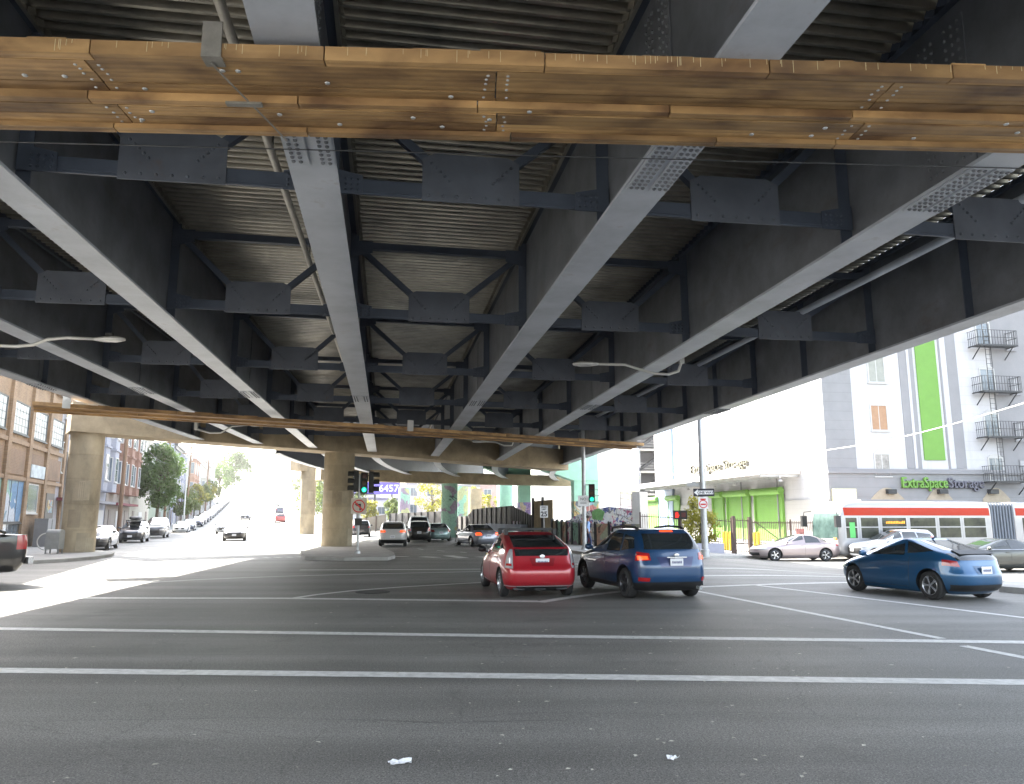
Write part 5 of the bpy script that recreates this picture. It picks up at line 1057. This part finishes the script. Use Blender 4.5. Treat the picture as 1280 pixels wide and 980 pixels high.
for x0,x1,Y,yt,m,l,ang in ((508,556,160,603,mat('pinkish_render',(.50,.46,.43),.85,0.,.1,.3),'pale pink industrial building beyond the mint columns',.1),(600,640,150,598,mat('rosy_brown_render',(.36,.26,.24),.85,0.,.25,.4),'rosy brown building seen behind the yellow tree',0.),(556,604,185,606,mat('cream_render',(.5,.46,.4),.85,0.,.1,.3),'cream building far beyond the curved ramp',.05),(664,742,140,588,whp,'bright white building beyond the mint piers',-.7),(396,452,190,585,mat('lilac_grey_render',(.42,.42,.47),.85,0.,.1,.3),'grey lilac building far behind the pier column',.1)):
    bb2,w_,h_=block('far_building',l,'building',x0,x1,Y,yt,m,ang,10)
    MB().box(-w_/2-.15,w_/2+.15,-.2,-.002,h_-.5,h_+.05).build('cornice',gry2,bb2)
    if ang>=0:
        for k in range(max(2,int(w_/3))):
            for fl in range(2): 
                xx=-w_/2+.8+k*(w_-1.)/max(2,int(w_/3)); window(bb2,xx,xx+1.3,1.+3.4*fl,2.6+3.4*fl,0,wf,glass_b,0,1,0,.1,sill=False)
# ---------- signals, signs, lamps ----------
sigm=mat('signal_housing',(.02,.02,.018),.5,0.,.1)
def lens(name,col,es): return mat(name,tuple(c*.25 for c in col),.25,0.,0.,emit=col,es=es) if es else mat(name,col,.3,0.,.1)
L_on=lens('green_lamp',(.02,.9,.55),.2); L_r=lens('red_lamp_off',(.08,.012,.01),0); L_y=lens('amber_lamp_off',(.10,.05,.01),0); L_g=lens('green_lamp_off',(.01,.05,.04),0)
def signal(parent,x,y,z,ang,s=1.,on=True,arrow=False):
    M=T(x,y,z)@RZ(ang); h=MB().box(-.16*s,.16*s,0,.2*s,0,.96*s).build('signal_head',sigm,parent,M=M,smooth=False)
    for k,m in enumerate((L_on if on else L_g,L_y,L_r)):
        zc=(.16+.32*k)*s; MB().lathe([(.001,.012),(.09*s,.008),(.115*s,0)],T(0,-.012,zc)@Matrix.Rotation(R(90),4,'X'),20).build('lamp',m,h)
        v=MB(); n=14; r=.135*s
        for j in range(n):
            a0=R(-35)+R(250)*j/n; a1=R(-35)+R(250)*(j+1)/n
            v.quad((r*math.cos(a0),0,zc+r*math.sin(a0)),(r*math.cos(a1),0,zc+r*math.sin(a1)),(r*math.cos(a1),-.25*s,zc+r*math.sin(a1)),(r*math.cos(a0),-.25*s,zc+r*math.sin(a0)))
        v.build('visor',sigm,h,fix=False)
    if arrow:
        MB().prism([(-.022,-.08),(.022,-.08),(.022,.0),(.07,.0),(0,.08),(-.07,.0),(-.022,.0)],.02,.024,T(0,-.02,.16*s)@RX).build('arrow',lens('green_arrow',(.1,1.,.7),.4),h)
    return h
p=at(446.5,692,.14); ts1=thing('traffic_signal','traffic signal with green arrow and no turn sign on the island','traffic signal',(p.x,p.y,.14),math.atan2(-p.y,-p.x)+R(90))
MB().lathe([(.16,0),(.14,.12),(.065,.16),(.06,3.7)],Matrix(),16).build('pole',galv,ts1,smooth=40)
signal(ts1,.22,-.1,2.8,0,1.02,True,True); signal(ts1,-.28,.05,2.86,R(-80),1.05,False); signal(ts1,.66,.05,2.82,R(80),1.05,False)
MB().box(-.35,.75,-.02,.02,3.62,3.67).box(-.3,.7,-.02,.02,2.74,2.79).build('bracket',sigm,ts1)
sgn=MB().box(-.36,.36,-.1,-.08,1.83,2.56).build('no_turn_sign',mat('sign_cream',(.55,.50,.42),.5,0.,.05),ts1)
MB().lathe([(.30,0),(.30,.006),(.25,.006),(.25,0)],T(0,-.102,2.195)@Matrix.Rotation(R(90),4,'X'),36).prism([(-.2,.15),(-.15,.2),(.2,-.15),(.15,-.2)],.004,.012,T(0,-.102,2.195)@RX@Matrix.Diagonal((1,1,1,1))).build('prohibition_ring',red_m,sgn)
MB().prism([(.03,-.2),(.1,-.2),(.1,.11),(-.06,.11),(-.06,.17),(-.19,.075),(-.06,-.02),(-.06,.04),(.03,.04)],.001,.003,T(0,-.102,2.195)@RX).build('turn_arrow',ink_m,sgn)
MB().box(-.17,.17,-.12,-.05,1.3,1.63).build('control_box',sigm,ts1)
# right signal
p=at(731,690.5); ts2=thing('traffic_signal','traffic signal showing green on the tall grey pole by the mural fence','traffic signal',(p.x,p.y,.1),math.atan2(-p.y,-p.x)+R(90))
MB().lathe([(.2,0),(.18,.15),(.11,.2),(.10,6.5)],Matrix(),18).build('pole',galv,ts2,smooth=40)
signal(ts2,.42,-.1,2.5,R(0),1.0,True)
MB().box(.05,.5,.0,.04,3.4,3.45).box(.05,.5,0,.04,2.53,2.58).build('bracket',galv,ts2)
s2=MB().box(-.32,.25,-.15,-.13,2.3,2.85).build('regulation_sign',white_m,ts2); text('NO',.2,mat('sign_grey',(.25,.25,.25),.5,var=0),s2,T(-.035,-.155,2.6)@RX,.002,'lettering',1,'CENTER',.004)
for k in range(2): MB().box(-.2,.13,-.1555,-.151,2.42+.07*k,2.45+.07*k).build('sign_line',mat('sign_grey',(.25,.25,.25),.5,var=0),s2)
# tall pole with one way and do not enter signs
p=at(882,699.5,-.1); tp=thing('street_light_pole','tall grey street light pole carrying a one way sign','street light',(p.x,p.y,hz(p.x,p.y)+.1),math.atan2(-p.y,-p.x)+R(90))
MB().lathe([(.2,0),(.2,.3),(.15,.34),(.14,2.2),(.10,9.2)],Matrix(),16).build('pole',galv,tp,smooth=40)
MB().tube([(0,0,9),(.0,-.8,9.5),(0,-2.2,9.6)],.04,8).build('arm',galv,tp,smooth=True); MB().prism([(-.12,-2.1),(.12,-2.1),(.15,-2.7),(-.15,-2.7)],9.5,9.65).build('lamp_head',galv,tp)
zb1=tp.location.z
def fromz(py,Y): return atY(882,py,Y).z-zb1
z0,z1=fromz(620.5,p.y),fromz(611,p.y); ow=MB().box(-.43,.52,-.17,-.155,z0,z1).build('one_way_sign',ink_m,tp); hgt=z1-z0
MB().prism([(-.40,0),(-.22,hgt*.42),(-.22,hgt*.24),(.47,hgt*.24),(.47,-hgt*.24),(-.22,-hgt*.24),(-.22,-hgt*.42)],.001,.004,T(0,-.171,(z0+z1)/2)@RX).build('arrow',white_m,ow)
text('ONE WAY',hgt*.42,ink_m,ow,T(.12,-.176,(z0+z1)/2-hgt*.15)@RX,.001,'lettering',1.05,'CENTER',.004)
z0,z1=fromz(636,p.y),fromz(621.5,p.y); dn=MB().prism([(-.22,z0),(.22,z0),(.22,z1),(-.22,z1)],.155,.17,RX).build('prohibition_sign',white_m,tp); zc=(z0+z1)/2
MB().lathe([(.19,0),(.19,.004),(.15,.004),(.15,0)],T(0,-.171,zc-.05)@Matrix.Rotation(R(90),4,'X'),30).build('ring',red_m,dn); MB().box(-.12,.12,-.178,-.172,zc-.1,zc-.03).build('bar',red_m,dn); MB().box(-.12,.12,-.178,-.172,zc+.14,zc+.2).build('lettering_line',red_m,dn)
z0=fromz(608,p.y); MB().box(-.72,-.12,-.02,.0,z0,z0+.17).box(-.5,-.3,-.02,0,z0+.17,z0+.24).build('street_name_sign',galv,tp)
# pedestrian signal
p=P_(850,38.3); pd=thing('pedestrian_signal','pedestrian signal with a lit red hand behind the blue wagon','pedestrian signal',(p.x,p.y,hz(p.x,p.y)+.1),math.atan2(-p.y,-p.x)+R(90))
z0=atY(850,649,38.3).z-pd.location.z; MB().cyl((0,.1,0),(0,.1,z0+.4),.06,12).build('pole',brown_metal,pd,smooth=40)
hb=MB().box(-.34,.34,-.12,.05,z0,z0+.42).build('housing',sigm,pd)
hm=mat('red_hand_lamp',(.4,.02,.01),.4,0.,0.,emit=(1.,.03,.02),es=.2)
hd=MB()
for k,(dx,h) in enumerate(((-.065,.10),(-.025,.13),(.015,.125),(.05,.095))): hd.box(-.15+dx-.015,-.15+dx+.015,-.126,-.121,z0+.2,z0+.22+h)
hd.box(-.235,-.085,-.126,-.121,z0+.07,z0+.2).obox(T(-.065,-.1235,z0+.16)@Matrix.Rotation(R(35),4,'Y'),.03,.005,.13); hd.build('red_hand',hm,hb)
MB().box(.06,.26,-.126,-.121,z0+.1,z0+.32).build('dark_lens',mat('dim_red_lens',(.10,.02,.02),.4,0.,.1),hb)
# speed limit sign
p=P_(680,49); sp_=thing('speed_limit_sign','small white 25 speed limit sign on a thin post','speed limit sign',(p.x,p.y,0),math.atan2(-p.y,-p.x)+R(90))
z0,z1=atY(680,647,49).z,atY(680,632,49).z; MB().box(-.03,.03,-.02,.02,0,z1+.02).build('post',galv,sp_); pl=MB().box(-.25,.25,-.04,-.022,z0,z1).build('panel',white_m,sp_)
text('25',.42,ink_m,pl,T(0,-.045,z0+.08)@RX,.002,'lettering',1,'CENTER',.012); text('SPEED',.12,ink_m,pl,T(0,-.045,z1-.14)@RX,.002,'lettering',1,'CENTER',.003); text('LIMIT',.12,ink_m,pl,T(0,-.045,z1-.27)@RX,.002,'lettering',1,'CENTER',.003)
# cobra lamps slung from the girders
lampm=mat('lamp_grey',(.50,.50,.48),.4,.3,.08)
def cobra(label,pts,z,hx):
    Ys=[at(x,y,z).y for x,y in pts]; Y0=sum(Ys)/len(Ys)
    W=[atY(x,y,Y0) for x,y in pts]; t=thing('girder_lamp',label,'street lamp',tuple(W[0]),0,None)
    L_=[w_-W[0] for w_ in W]; MB().tube(L_,.035,8).build('arm',lampm,t,smooth=True)
    e=L_[-1]; s=1 if L_[-1].x>L_[-2].x else -1
    MB().lathe([(.001,-.05),(.06,0),(.11,.2),(.12,.45),(.07,.62),(.001,.65)],T(e.x-.05*s,e.y,e.z)@Matrix.Rotation(R(90)*s,4,'Y')@Matrix.Diagonal((.55,1,1,1)),16).build('lamp_head',lampm,t,smooth=50)
    MB().box(e.x+.18*s,e.x+.32*s,e.y-.04,e.y+.04,e.z+.05,e.z+.13).build('photocell',black,t)
    MB().box(-.06,.06,-.06,.06,-.05,.32).build('mount',lampm,t); return t
cobra('pale curved lamp arm hooked under a girder high above the blue wagon',[(852,452),(848,464),(836,468),(818,467),(800,462),(782,456),(745,455)],5.5,-1)
cobra('pale lamp arm reaching in from the picture edge under the western girders',[(-30,431),(20,433),(42,431),(60,424),(85,422),(122,424)],5.5,1)
cobra('small distant lamp arm near the western end of the far timber beam',[(245,536),(262,541),(276,541),(290,533),(312,531)],5.35,1)
cobra('small distant lamp arm near the eastern end of the far timber beam',[(642,551),(640,557),(630,557),(620,553),(606,552)],5.3,-1)
# far timber guard
fa=at(50,506,5.62); fb=at(800,556,5.35); tf,ta=timber_guard((fa.x,fa.y,5.6),(fb.x,fb.y,5.6),'distant timber guard beam crossing below the girders near the pier cap',-.3,(fb-fa).length+.2,False,(4.,8.,12.,16.,20.,24.))
tf.rotation_euler.y=math.atan2(.27,(fb-fa).length)
for x in (.6,(fb-fa).length*.52): MB().box(x,x+.25,-.1,-.01,5.55,6.0).build('bracket',lampm,tf)
# ---------- bus ----------
BX=(17.1,42.6); bh=R(193)
bu=thing('articulated_bus','white articulated city bus with a red band above its windows','bus',(BX[0],BX[1],hz(*BX)),bh)
bw=paint('bus_silver',(.30,.30,.31),.2); bred=mat('bus_red',(.34,.025,.008),.5,0.,.04,spec=.2)
LAY=[(.33,-.0,-9.6,1.22),(.6,.12,-9.6,1.28),(1.2,.14,-9.6,1.3),(2.0,.08,-9.6,1.3),(2.6,-.1,-9.6,1.28),(2.95,-.3,-9.6,1.22),(3.1,-.6,-9.6,1.1)]
bmx=loft(LAY,16.,40.,.06); raw=bmx.copy(); bo_=bmo(bmx,'body',[bw],bu)
def bpan(nm,m,x0,x1,z0,z1,sd=1,e=.006): return bmo(clip(raw,[(x0,z0),(x1,z0),(x1,z1),(x0,z1)],'y',sd,e),nm,m,bu)
bpan('red_band',bred,-9.45,-.25,2.36,2.78); bpan('red_band',bred,-9.45,-.25,2.36,2.78,-1)
see=mat('bus_glass',(.02,.028,.026),.06,0.,.5,1.2,spec=.35,col2=(.07,.075,.05))
wn=[(-.95,-.3),(-2.25,-1.2),(-4.0,-2.5),(-5.85,-4.25),(-7.45,-6.1),(-9.1,-7.7)]
for k,(a,b) in enumerate(wn):
    bpan('window_frame',mat('bus_frame',(.36,.36,.36),.5),a-.08,b+.08,1.12,2.3,1,.004)
    bpan('side_window',see,a,b,1.18,1.72,1,.009); bpan('side_window',see,a,b,1.78,2.24,1,.009); bpan('side_window',see,a,b,1.18,2.24,-1,.009)
bpan('driver_window_panel',mat('green_panel',(.08,.42,.10),.4),-.82,-.5,1.2,2.0,1,.012)  # green thing inside the driver's window, plain colour, not lit
led=MB(); rr2=random.Random(2)
for k in range(12): led.box(-3.9+.1*k,-3.83+.1*k,1.318,1.324,1.93,2.03+rr2.uniform(0,.05))
led.build('destination_sign',mat('amber_led',(.4,.15,.0),.4,0.,0.,emit=(1.,.42,.03),es=.2),bu)
wsb=bmo(clip(raw,[(-1.14,1.15),(1.14,1.15),(1.1,2.5),(-1.1,2.5)],'x',1,.008,.1),'windshield',mat('bus_windshield',(.03,.06,.06),.35,0.,.5,1.5,spec=.08,col2=(.07,.11,.10)),bu)
bmo(clip(raw,[(-.8,.5),(.8,.5),(.8,.95),(-.8,.95)],'x',1,.008,.1),'grille',black,bu)
for sd in (1,-1):
    bmo(clip(raw,[(sd*.9,.6),(sd*1.18,.6),(sd*1.18,.85),(sd*.9,.85)],'x',1,.01,.1),'headlight',clear_m,bu)
    MB().box(.2,.5,sd*1.5-.09,sd*1.5+.09,1.75,2.35).tube([(0.05,sd*1.2,2.6),(.35,sd*1.45,2.55),(.35,sd*1.5,2.35)],.025,6).build('mirror',black,bu)
MB().box(.15,.2,.85,1.05,1.05,1.2).build('turn_lamp',amber_m,bu)
br_=MB()
for y in (-.7,-.25,.25,.7): br_.tube([(.15,y,.55),(.75,y,.55),(.78,y,1.05)],.022,6)
br_.tube([(.75,-.8,.56),(.75,.8,.56)],.025,6).tube([(.5,-.8,.56),(.5,.8,.56)],.025,6).tube([(.78,-.7,1.05),(.78,.7,1.05)],.022,6); br_.build('bike_rack',dkmetal,bu)
for x in (-2.2,-8.3):
    for sd in (1,-1): wheel(bu,x,sd*1.17,.5,'plain',sd,.28)
MB().box(-9.55,-.8,-1.1,1.1,.2,.36).build('underbody',black,bu)
MB().box(-8.5,-1.6,-.9,.9,3.13,3.22).build('roof_fairing',gry2,bu)
bel=MB()
for k in range(15): x=-9.62-.1*k; bel.box(x-.05,x+.002,-1.24+.05*(k%2),1.24-.05*(k%2),.55,3.05-.05*(k%2))
bel.build('bellows',mat('bellows_grey',(.13,.15,.18),.8,0.,.1),bu)
L2=[(a,-11.1,-17.,d) for a,b,c,d in LAY]; bm2=loft(L2,40.,20.,.06); r2=bm2.copy(); bmo(bm2,'rear_body',[bw],bu); raw=r2
bpan('red_band',bred,-16.8,-11.2,2.36,2.78)
for a,b in ((-13.,-11.6),(-14.8,-13.3),(-16.5,-15.1)): bpan('side_window',see,a,b,1.18,2.24,1,.009)
for sd in (1,-1): wheel(bu,-14,sd*1.17,.5,'plain',sd,.28)
raw.free()
# ---------- pavement things on the west side ----------
def facing(p): return math.atan2(-p.y,-p.x)+R(90)
p=at(67,692,.14); mb=thing('mail_box','grey steel relay mail box on four short legs at the corner','mail box',(p.x,p.y,.14),facing(p)+R(-25))
gm=mat('mail_grey',(.24,.25,.25),.5,.2,.12,3.)
MB().box(-.42,.42,-.36,.36,.28,1.25).prism([(-.36,1.25)]+[(-.36*math.cos(math.pi*k/10),1.25+.22*math.sin(math.pi*k/10)) for k in range(1,10)]+[(.36,1.25)],-.42,.42,RZ(R(90))@RX).build('body',gm,mb,smooth=30)
for x in (-.36,.36):
    for y in (-.3,.3): MB().box(x-.035,x+.035,y-.035,y+.035,0,.28).build('leg',gm,mb)
for k,(px_,l) in enumerate(((57,'white framed bicycle wheel side of the mail box'),(85,'white bike hoop beyond the mail box'))):
    p=at(px_,688,.14); b=thing('bike_rack','pale round bike hoop standing %s the grey mail box'%('on the brick building side of' if k==0 else 'on the pier column side of'),'bike rack',(p.x,p.y,.14),facing(p))
    MB().tube([(.42*math.cos(2*math.pi*j/24),0,.45+.42*math.sin(2*math.pi*j/24)) for j in range(25)],.03,8).box(-.03,.03,-.03,.03,0,.06).build('hoop',lampm,b,smooth=50)
p=at(77,690,.14); mb.scale=(.74,.74,.76)
so_=thing('sign_post','grey post with a dark sign box mounted high in front of the end pier column','sign post',(p.x-.15,p.y,.14),facing(p)+R(15))
MB().cyl((0,0,0),(0,0,4.9),.06,12).build('post',galv,so_,smooth=40); MB().box(.06,.66,-.12,.1,3.3,4.5).build('sign_box',mat('dark_brown_box',(.07,.055,.045),.5,.1,.1),so_); MB().box(-.04,.08,-.14,.12,3.28,4.52).build('box_edge',galv,so_)
wp_=mat('wooden_pole',(.20,.125,.08),.9,0.,.3,3.,bump=.3,stretch=(1,1,.15))
def pole(label,p,H,r=.15,arms=True,m=wp_):
    t=thing('utility_pole',label,'utility pole',(p.x,p.y,hz(p.x,p.y)),R(18)); MB().cyl((0,0,-.2),(.05,0,H),r,12,0,r*.7).build('pole',m,t,smooth=40)
    if arms:
        for z in (H-.6,H-1.6): MB().box(-1.2,1.2,-.06,.06,z,z+.12).build('crossarm',m,t)
        q=MB()
        for x in (-1.,-.5,.5,1.): q.lathe([(.05,0),(.06,.1),(.02,.16)],T(x,0,H-.48),10)
        q.build('insulator_knobs',galv,t)
    return t
pole('brown wooden utility pole between the parked wagon and the lavender house',S(-10.3,67.5),13.,.17)
pole('wooden utility pole beside the round street tree trunk',S(-10.3,98),12,.15)
pole('pale wooden utility pole farther up the hill pavement',S(-10.3,127),12.5,.15)
pole('slender wooden pole near the small hillside trees',S(-10.3,170),12,.15)
for k,(v,z) in enumerate(((-11.4,12.3),(-10.3,12.4),(-9.3,11.4),(-9.5,8.2))):
    w_=MB(); pts=[S(v,t_,z-.9*math.sin(math.pi*((t_-67.5)%31)/31)) for t_ in range(40,175,4)]; w_.tube(pts,.018,5); tag(w_.build('overhead_wire',black),'thin black utility wire sagging between the wooden poles','wire','utility wires between the wooden poles')
p=S(-9.9,118); ms=thing('signal_mast','slim mast with a round red sign and green name plate by the hill trees','signal mast',(p.x,p.y,hz(p.x,p.y)),R(18))
MB().cyl((0,0,0),(0,0,10.5),.12,12,0,.08).build('pole',galv,ms,smooth=40); MB().tube([(0,0,9.1),(-1.5,0,8.6),(-3.2,-.2,7.2)],.05,8).build('arm',dkmetal,ms)
MB().lathe([(.001,.0),(.8,0),(.8,.06),(.001,.06)],T(-3.2,-.3,7.)@Matrix.Rotation(R(90),4,'X')@Matrix.Diagonal((1.3,.9,1,1)),24).build('red_sign',mat('orange_red',(.55,.09,.04),.5,0.,.05),ms); MB().box(-3.7,-2.1,-.2,-.15,3.9,4.9).build('street_name_sign',mat('sign_teal',(.05,.35,.3),.5,0.,.05),ms); MB().box(-4.4,-3.5,-.2,-.15,5.1,6.1).build('white_sign',white_m,ms)
a=Fs.o+Fs.x*-.1+Fs.y*-.3; ww=MB(); A=Vector((a.x,a.y,fz(1030,563))); r=ray(1283,503); t_=31./r.y; B=Vector((r.x*t_,r.y*t_,CH+r.z*t_)); ww.tube([A.lerp(B,k/12)-Vector((0,0,.25*math.sin(math.pi*k/12))) for k in range(13)],.022,6); tag(ww.build('overhead_wire',mat('pale_cable',(.6,.6,.58),.5)),'single pale cable running to the corner of the storage building','wire')
# ---------- people ----------
def person(label,p,rz,shirt,trousers,skin,pose=0.):
    t=thing('person',label,'person',tuple(p),rz); J={'pel':(0,0,.93),'sp':(0,.01,1.15),'ch':(0,.0,1.38),'nk':(0,.01,1.5),'hd':(0,-.02,1.62),'top':(0,0,1.74)}
    me=bpy.data.meshes.new('body'); V=[J['pel'],J['sp'],J['ch'],J['nk'],J['hd'],J['top']]; Rr=[.13,.125,.14,.055,.085,.07]; Ed=[(0,1),(1,2),(2,3),(3,4),(4,5)]
    for sd in (-1,1):
        b=len(V); st_=.12*sd
        V+= [(sd*.09,0,.86),(sd*.10,-.03+st_*.8,.48),(sd*.10,.03+st_*1.2,.09),(sd*.10,-.13+st_*1.2,.035)]; Rr+=[.09,.06,.045,.035]; Ed+=[(0,b),(b,b+1),(b+1,b+2),(b+2,b+3)]
        b=len(V); V+= [(sd*.19,0,1.41),(sd*.24,.03-st_*.5,1.13),(sd*.23,-.08-st_,.9),(sd*.23,-.11-st_,.82)]; Rr+=[.058,.045,.035,.035]; Ed+=[(2,b),(b,b+1),(b+1,b+2),(b+2,b+3)]
    me.from_pydata(V,Ed,[]); o=obj('body',me,t); sm=o.modifiers.new('s','SKIN'); 
    for i,rv in enumerate(Rr): me.skin_vertices[0].data[i].radius=(rv,rv*.85 if i<3 else rv); me.skin_vertices[0].data[i].use_root=(i==0)
    sb=o.modifiers.new('d','SUBSURF'); sb.levels=sb.render_levels=1; bpy.context.view_layer.update()
    m2=bpy.data.meshes.new_from_object(o.evaluated_get(bpy.context.evaluated_depsgraph_get())); o.modifiers.clear(); o.data=m2
    m2.materials.clear()
    for m in (skin,shirt,trousers,black): m2.materials.append(m)
    for f in m2.polygons:
        c=f.center; f.material_index=3 if c.z<.09 else 2 if c.z<.93 and abs(c.x)<.2 else 1 if c.z<1.47 and (c.z>.93) and not(abs(c.x)>.19 and c.z<1.08) else 0
    m2.shade_smooth()
    MB().lathe([(.095,-.03),(.1,.03),(.085,.09),(.04,.125),(.001,.13)],T(0,.012,1.66),14).build('hair',mat('dark_hair',(.03,.02,.015),.7,0.,.2),t,smooth=True)
    return t
skn=mat('skin',(.30,.17,.11),.6,0.,.08); sh1=mat('light_blue_shirt',(.30,.45,.72),.8,0.,.12,5.); tr1=mat('navy_trousers',(.035,.045,.10),.8,0.,.12,5.); sh2=mat('blue_white_shirt',(.38,.48,.74),.8,0.,.2,3.)
p=at(735.5,687.5,.1); person('person in a light blue shirt and navy trousers walking behind the grey signal pole',Vector((p.x,p.y,.14)),R(95),sh1,tr1,skn)
p=P_(642,79); 
pfm=thing('skate_ramp','pale grey concrete skate ramp platform beside the mint pier','skate ramp',(p.x,p.y+.4,0),AZ); MB().prism([(-2.5,0),(3.5,0),(1.2,1.1),(.6,1.25),(-2.5,1.25)],-1.2,1.2,RX).build('ramp',conc2,pfm)
person('person in a blue and white shirt standing on the skate ramp beside the mint pier',Vector((p.x,p.y+.3,1.25)),R(30),sh2,tr1,skn)
# ---------- vehicles half hidden in the queue ----------
car('box_truck','white pickup with a rack and boxes queued beyond the white crossover','truck',scl(HATCH,1.15,1.05,1.25),(-7.9,66),R(98),wp,(1.5,-1.5),r=.36,nf=4,nr=8,side=[[(a*1.15,b*1.25) for a,b in q] for q in HSIDE[:2]],ws=[(a,b*1.25) for a,b in HWS],rw=[(a,b*1.25) for a,b in HRW],mirror=(.8,1.3))
car('dark_crossover','dark crossover half hidden behind the island signal pole','car',HATCH,(-14.6,76),R(100),blk2,(1.33,-1.3),r=.33,nf=4.2,nr=5.,side=HSIDE,ws=HWS,rw=HRW,tails=[([(.6,.85),(.9,.85),(.86,1.1),(.7,1.1)],tail_m)],mirror=(.7,1.06))
# ---------- litter ----------
papm=mat('crumpled_paper',(.66,.66,.67),.7,0.,.15,9.)
for px_,py,l,sz,rz in ((500,955,'larger torn white paper sheet lying on the asphalt',.085,.3),(841,950,'small crumpled white wrapper lying on the asphalt',.06,1.)):
    p=at(px_,py); pp=MB(); g=random.Random(px_); n=6
    vs=[((i/n-.5)*sz*1.9+g.uniform(-.01,.01),(j/n-.5)*sz+g.uniform(-.008,.008),.006+abs(g.gauss(0,.016))) for i in range(n+1) for j in range(n+1)]
    pp.add(vs,[(i*(n+1)+j,(i+1)*(n+1)+j,(i+1)*(n+1)+j+1,i*(n+1)+j+1) for i in range(n) for j in range(n)]); o=pp.build('paper_scrap',papm,fix=False); o.location=(p.x,p.y,0); o.rotation_euler=(0,0,rz); tag(o,l.replace('foreground ',''),'litter')
g=random.Random(9); lf=MB()
for k in range(260):
    x=g.uniform(-6,8) if k<110 else g.gauss(2.,2.2); y=g.uniform(5.6,17) if k<110 else g.uniform(5.8,14); s=g.uniform(.008,.026)*(1+y*.05); a=g.uniform(0,3.1); c,d=math.cos(a)*s,math.sin(a)*s
    lf.quad((x-c,y-d,.006),(x+d*.6,y-c*.6,.008),(x+c,y+d,.006),(x-d*.6,y+c*.6,.012))
o=lf.build('litter',mat('dry_leaf_litter',(.42,.40,.34),.8,0.,.1,2.,island=.4),fix=False); tag(o,'tiny dry leaf flecks and scraps scattered over the asphalt','litter',kind='stuff')
p=at(466,740.3); mh=MB().lathe([(.001,.0),(.42,.0),(.42,.006),(.36,.006),(.36,.004),(.001,.004)],Matrix.Diagonal((1.,1.,1,1)),28); o=mh.build('manhole_cover',mat('cast_iron',(.03,.03,.03),.6,.3,.5,12.)); o.location=(p.x,p.y,.006); struct(o)

hb_=MB().box(-430,330,-30,640,-1.7,60); hz_=hb_.build('haze',[])
hm_=bpy.data.materials.new('haze_air'); hm_.use_nodes=True; nt=hm_.node_tree; nt.nodes.clear(); vo=nt.nodes.new('ShaderNodeVolumePrincipled'); vo.inputs['Color'].default_value=(.96,.95,.92,1); vo.inputs['Density'].default_value=.00028; vo.inputs['Anisotropy'].default_value=.5
ou=nt.nodes.new('ShaderNodeOutputMaterial'); nt.links.new(vo.outputs[0],ou.inputs['Volume']); hz_.data.materials.append(hm_); tag(hz_,kind='stuff')
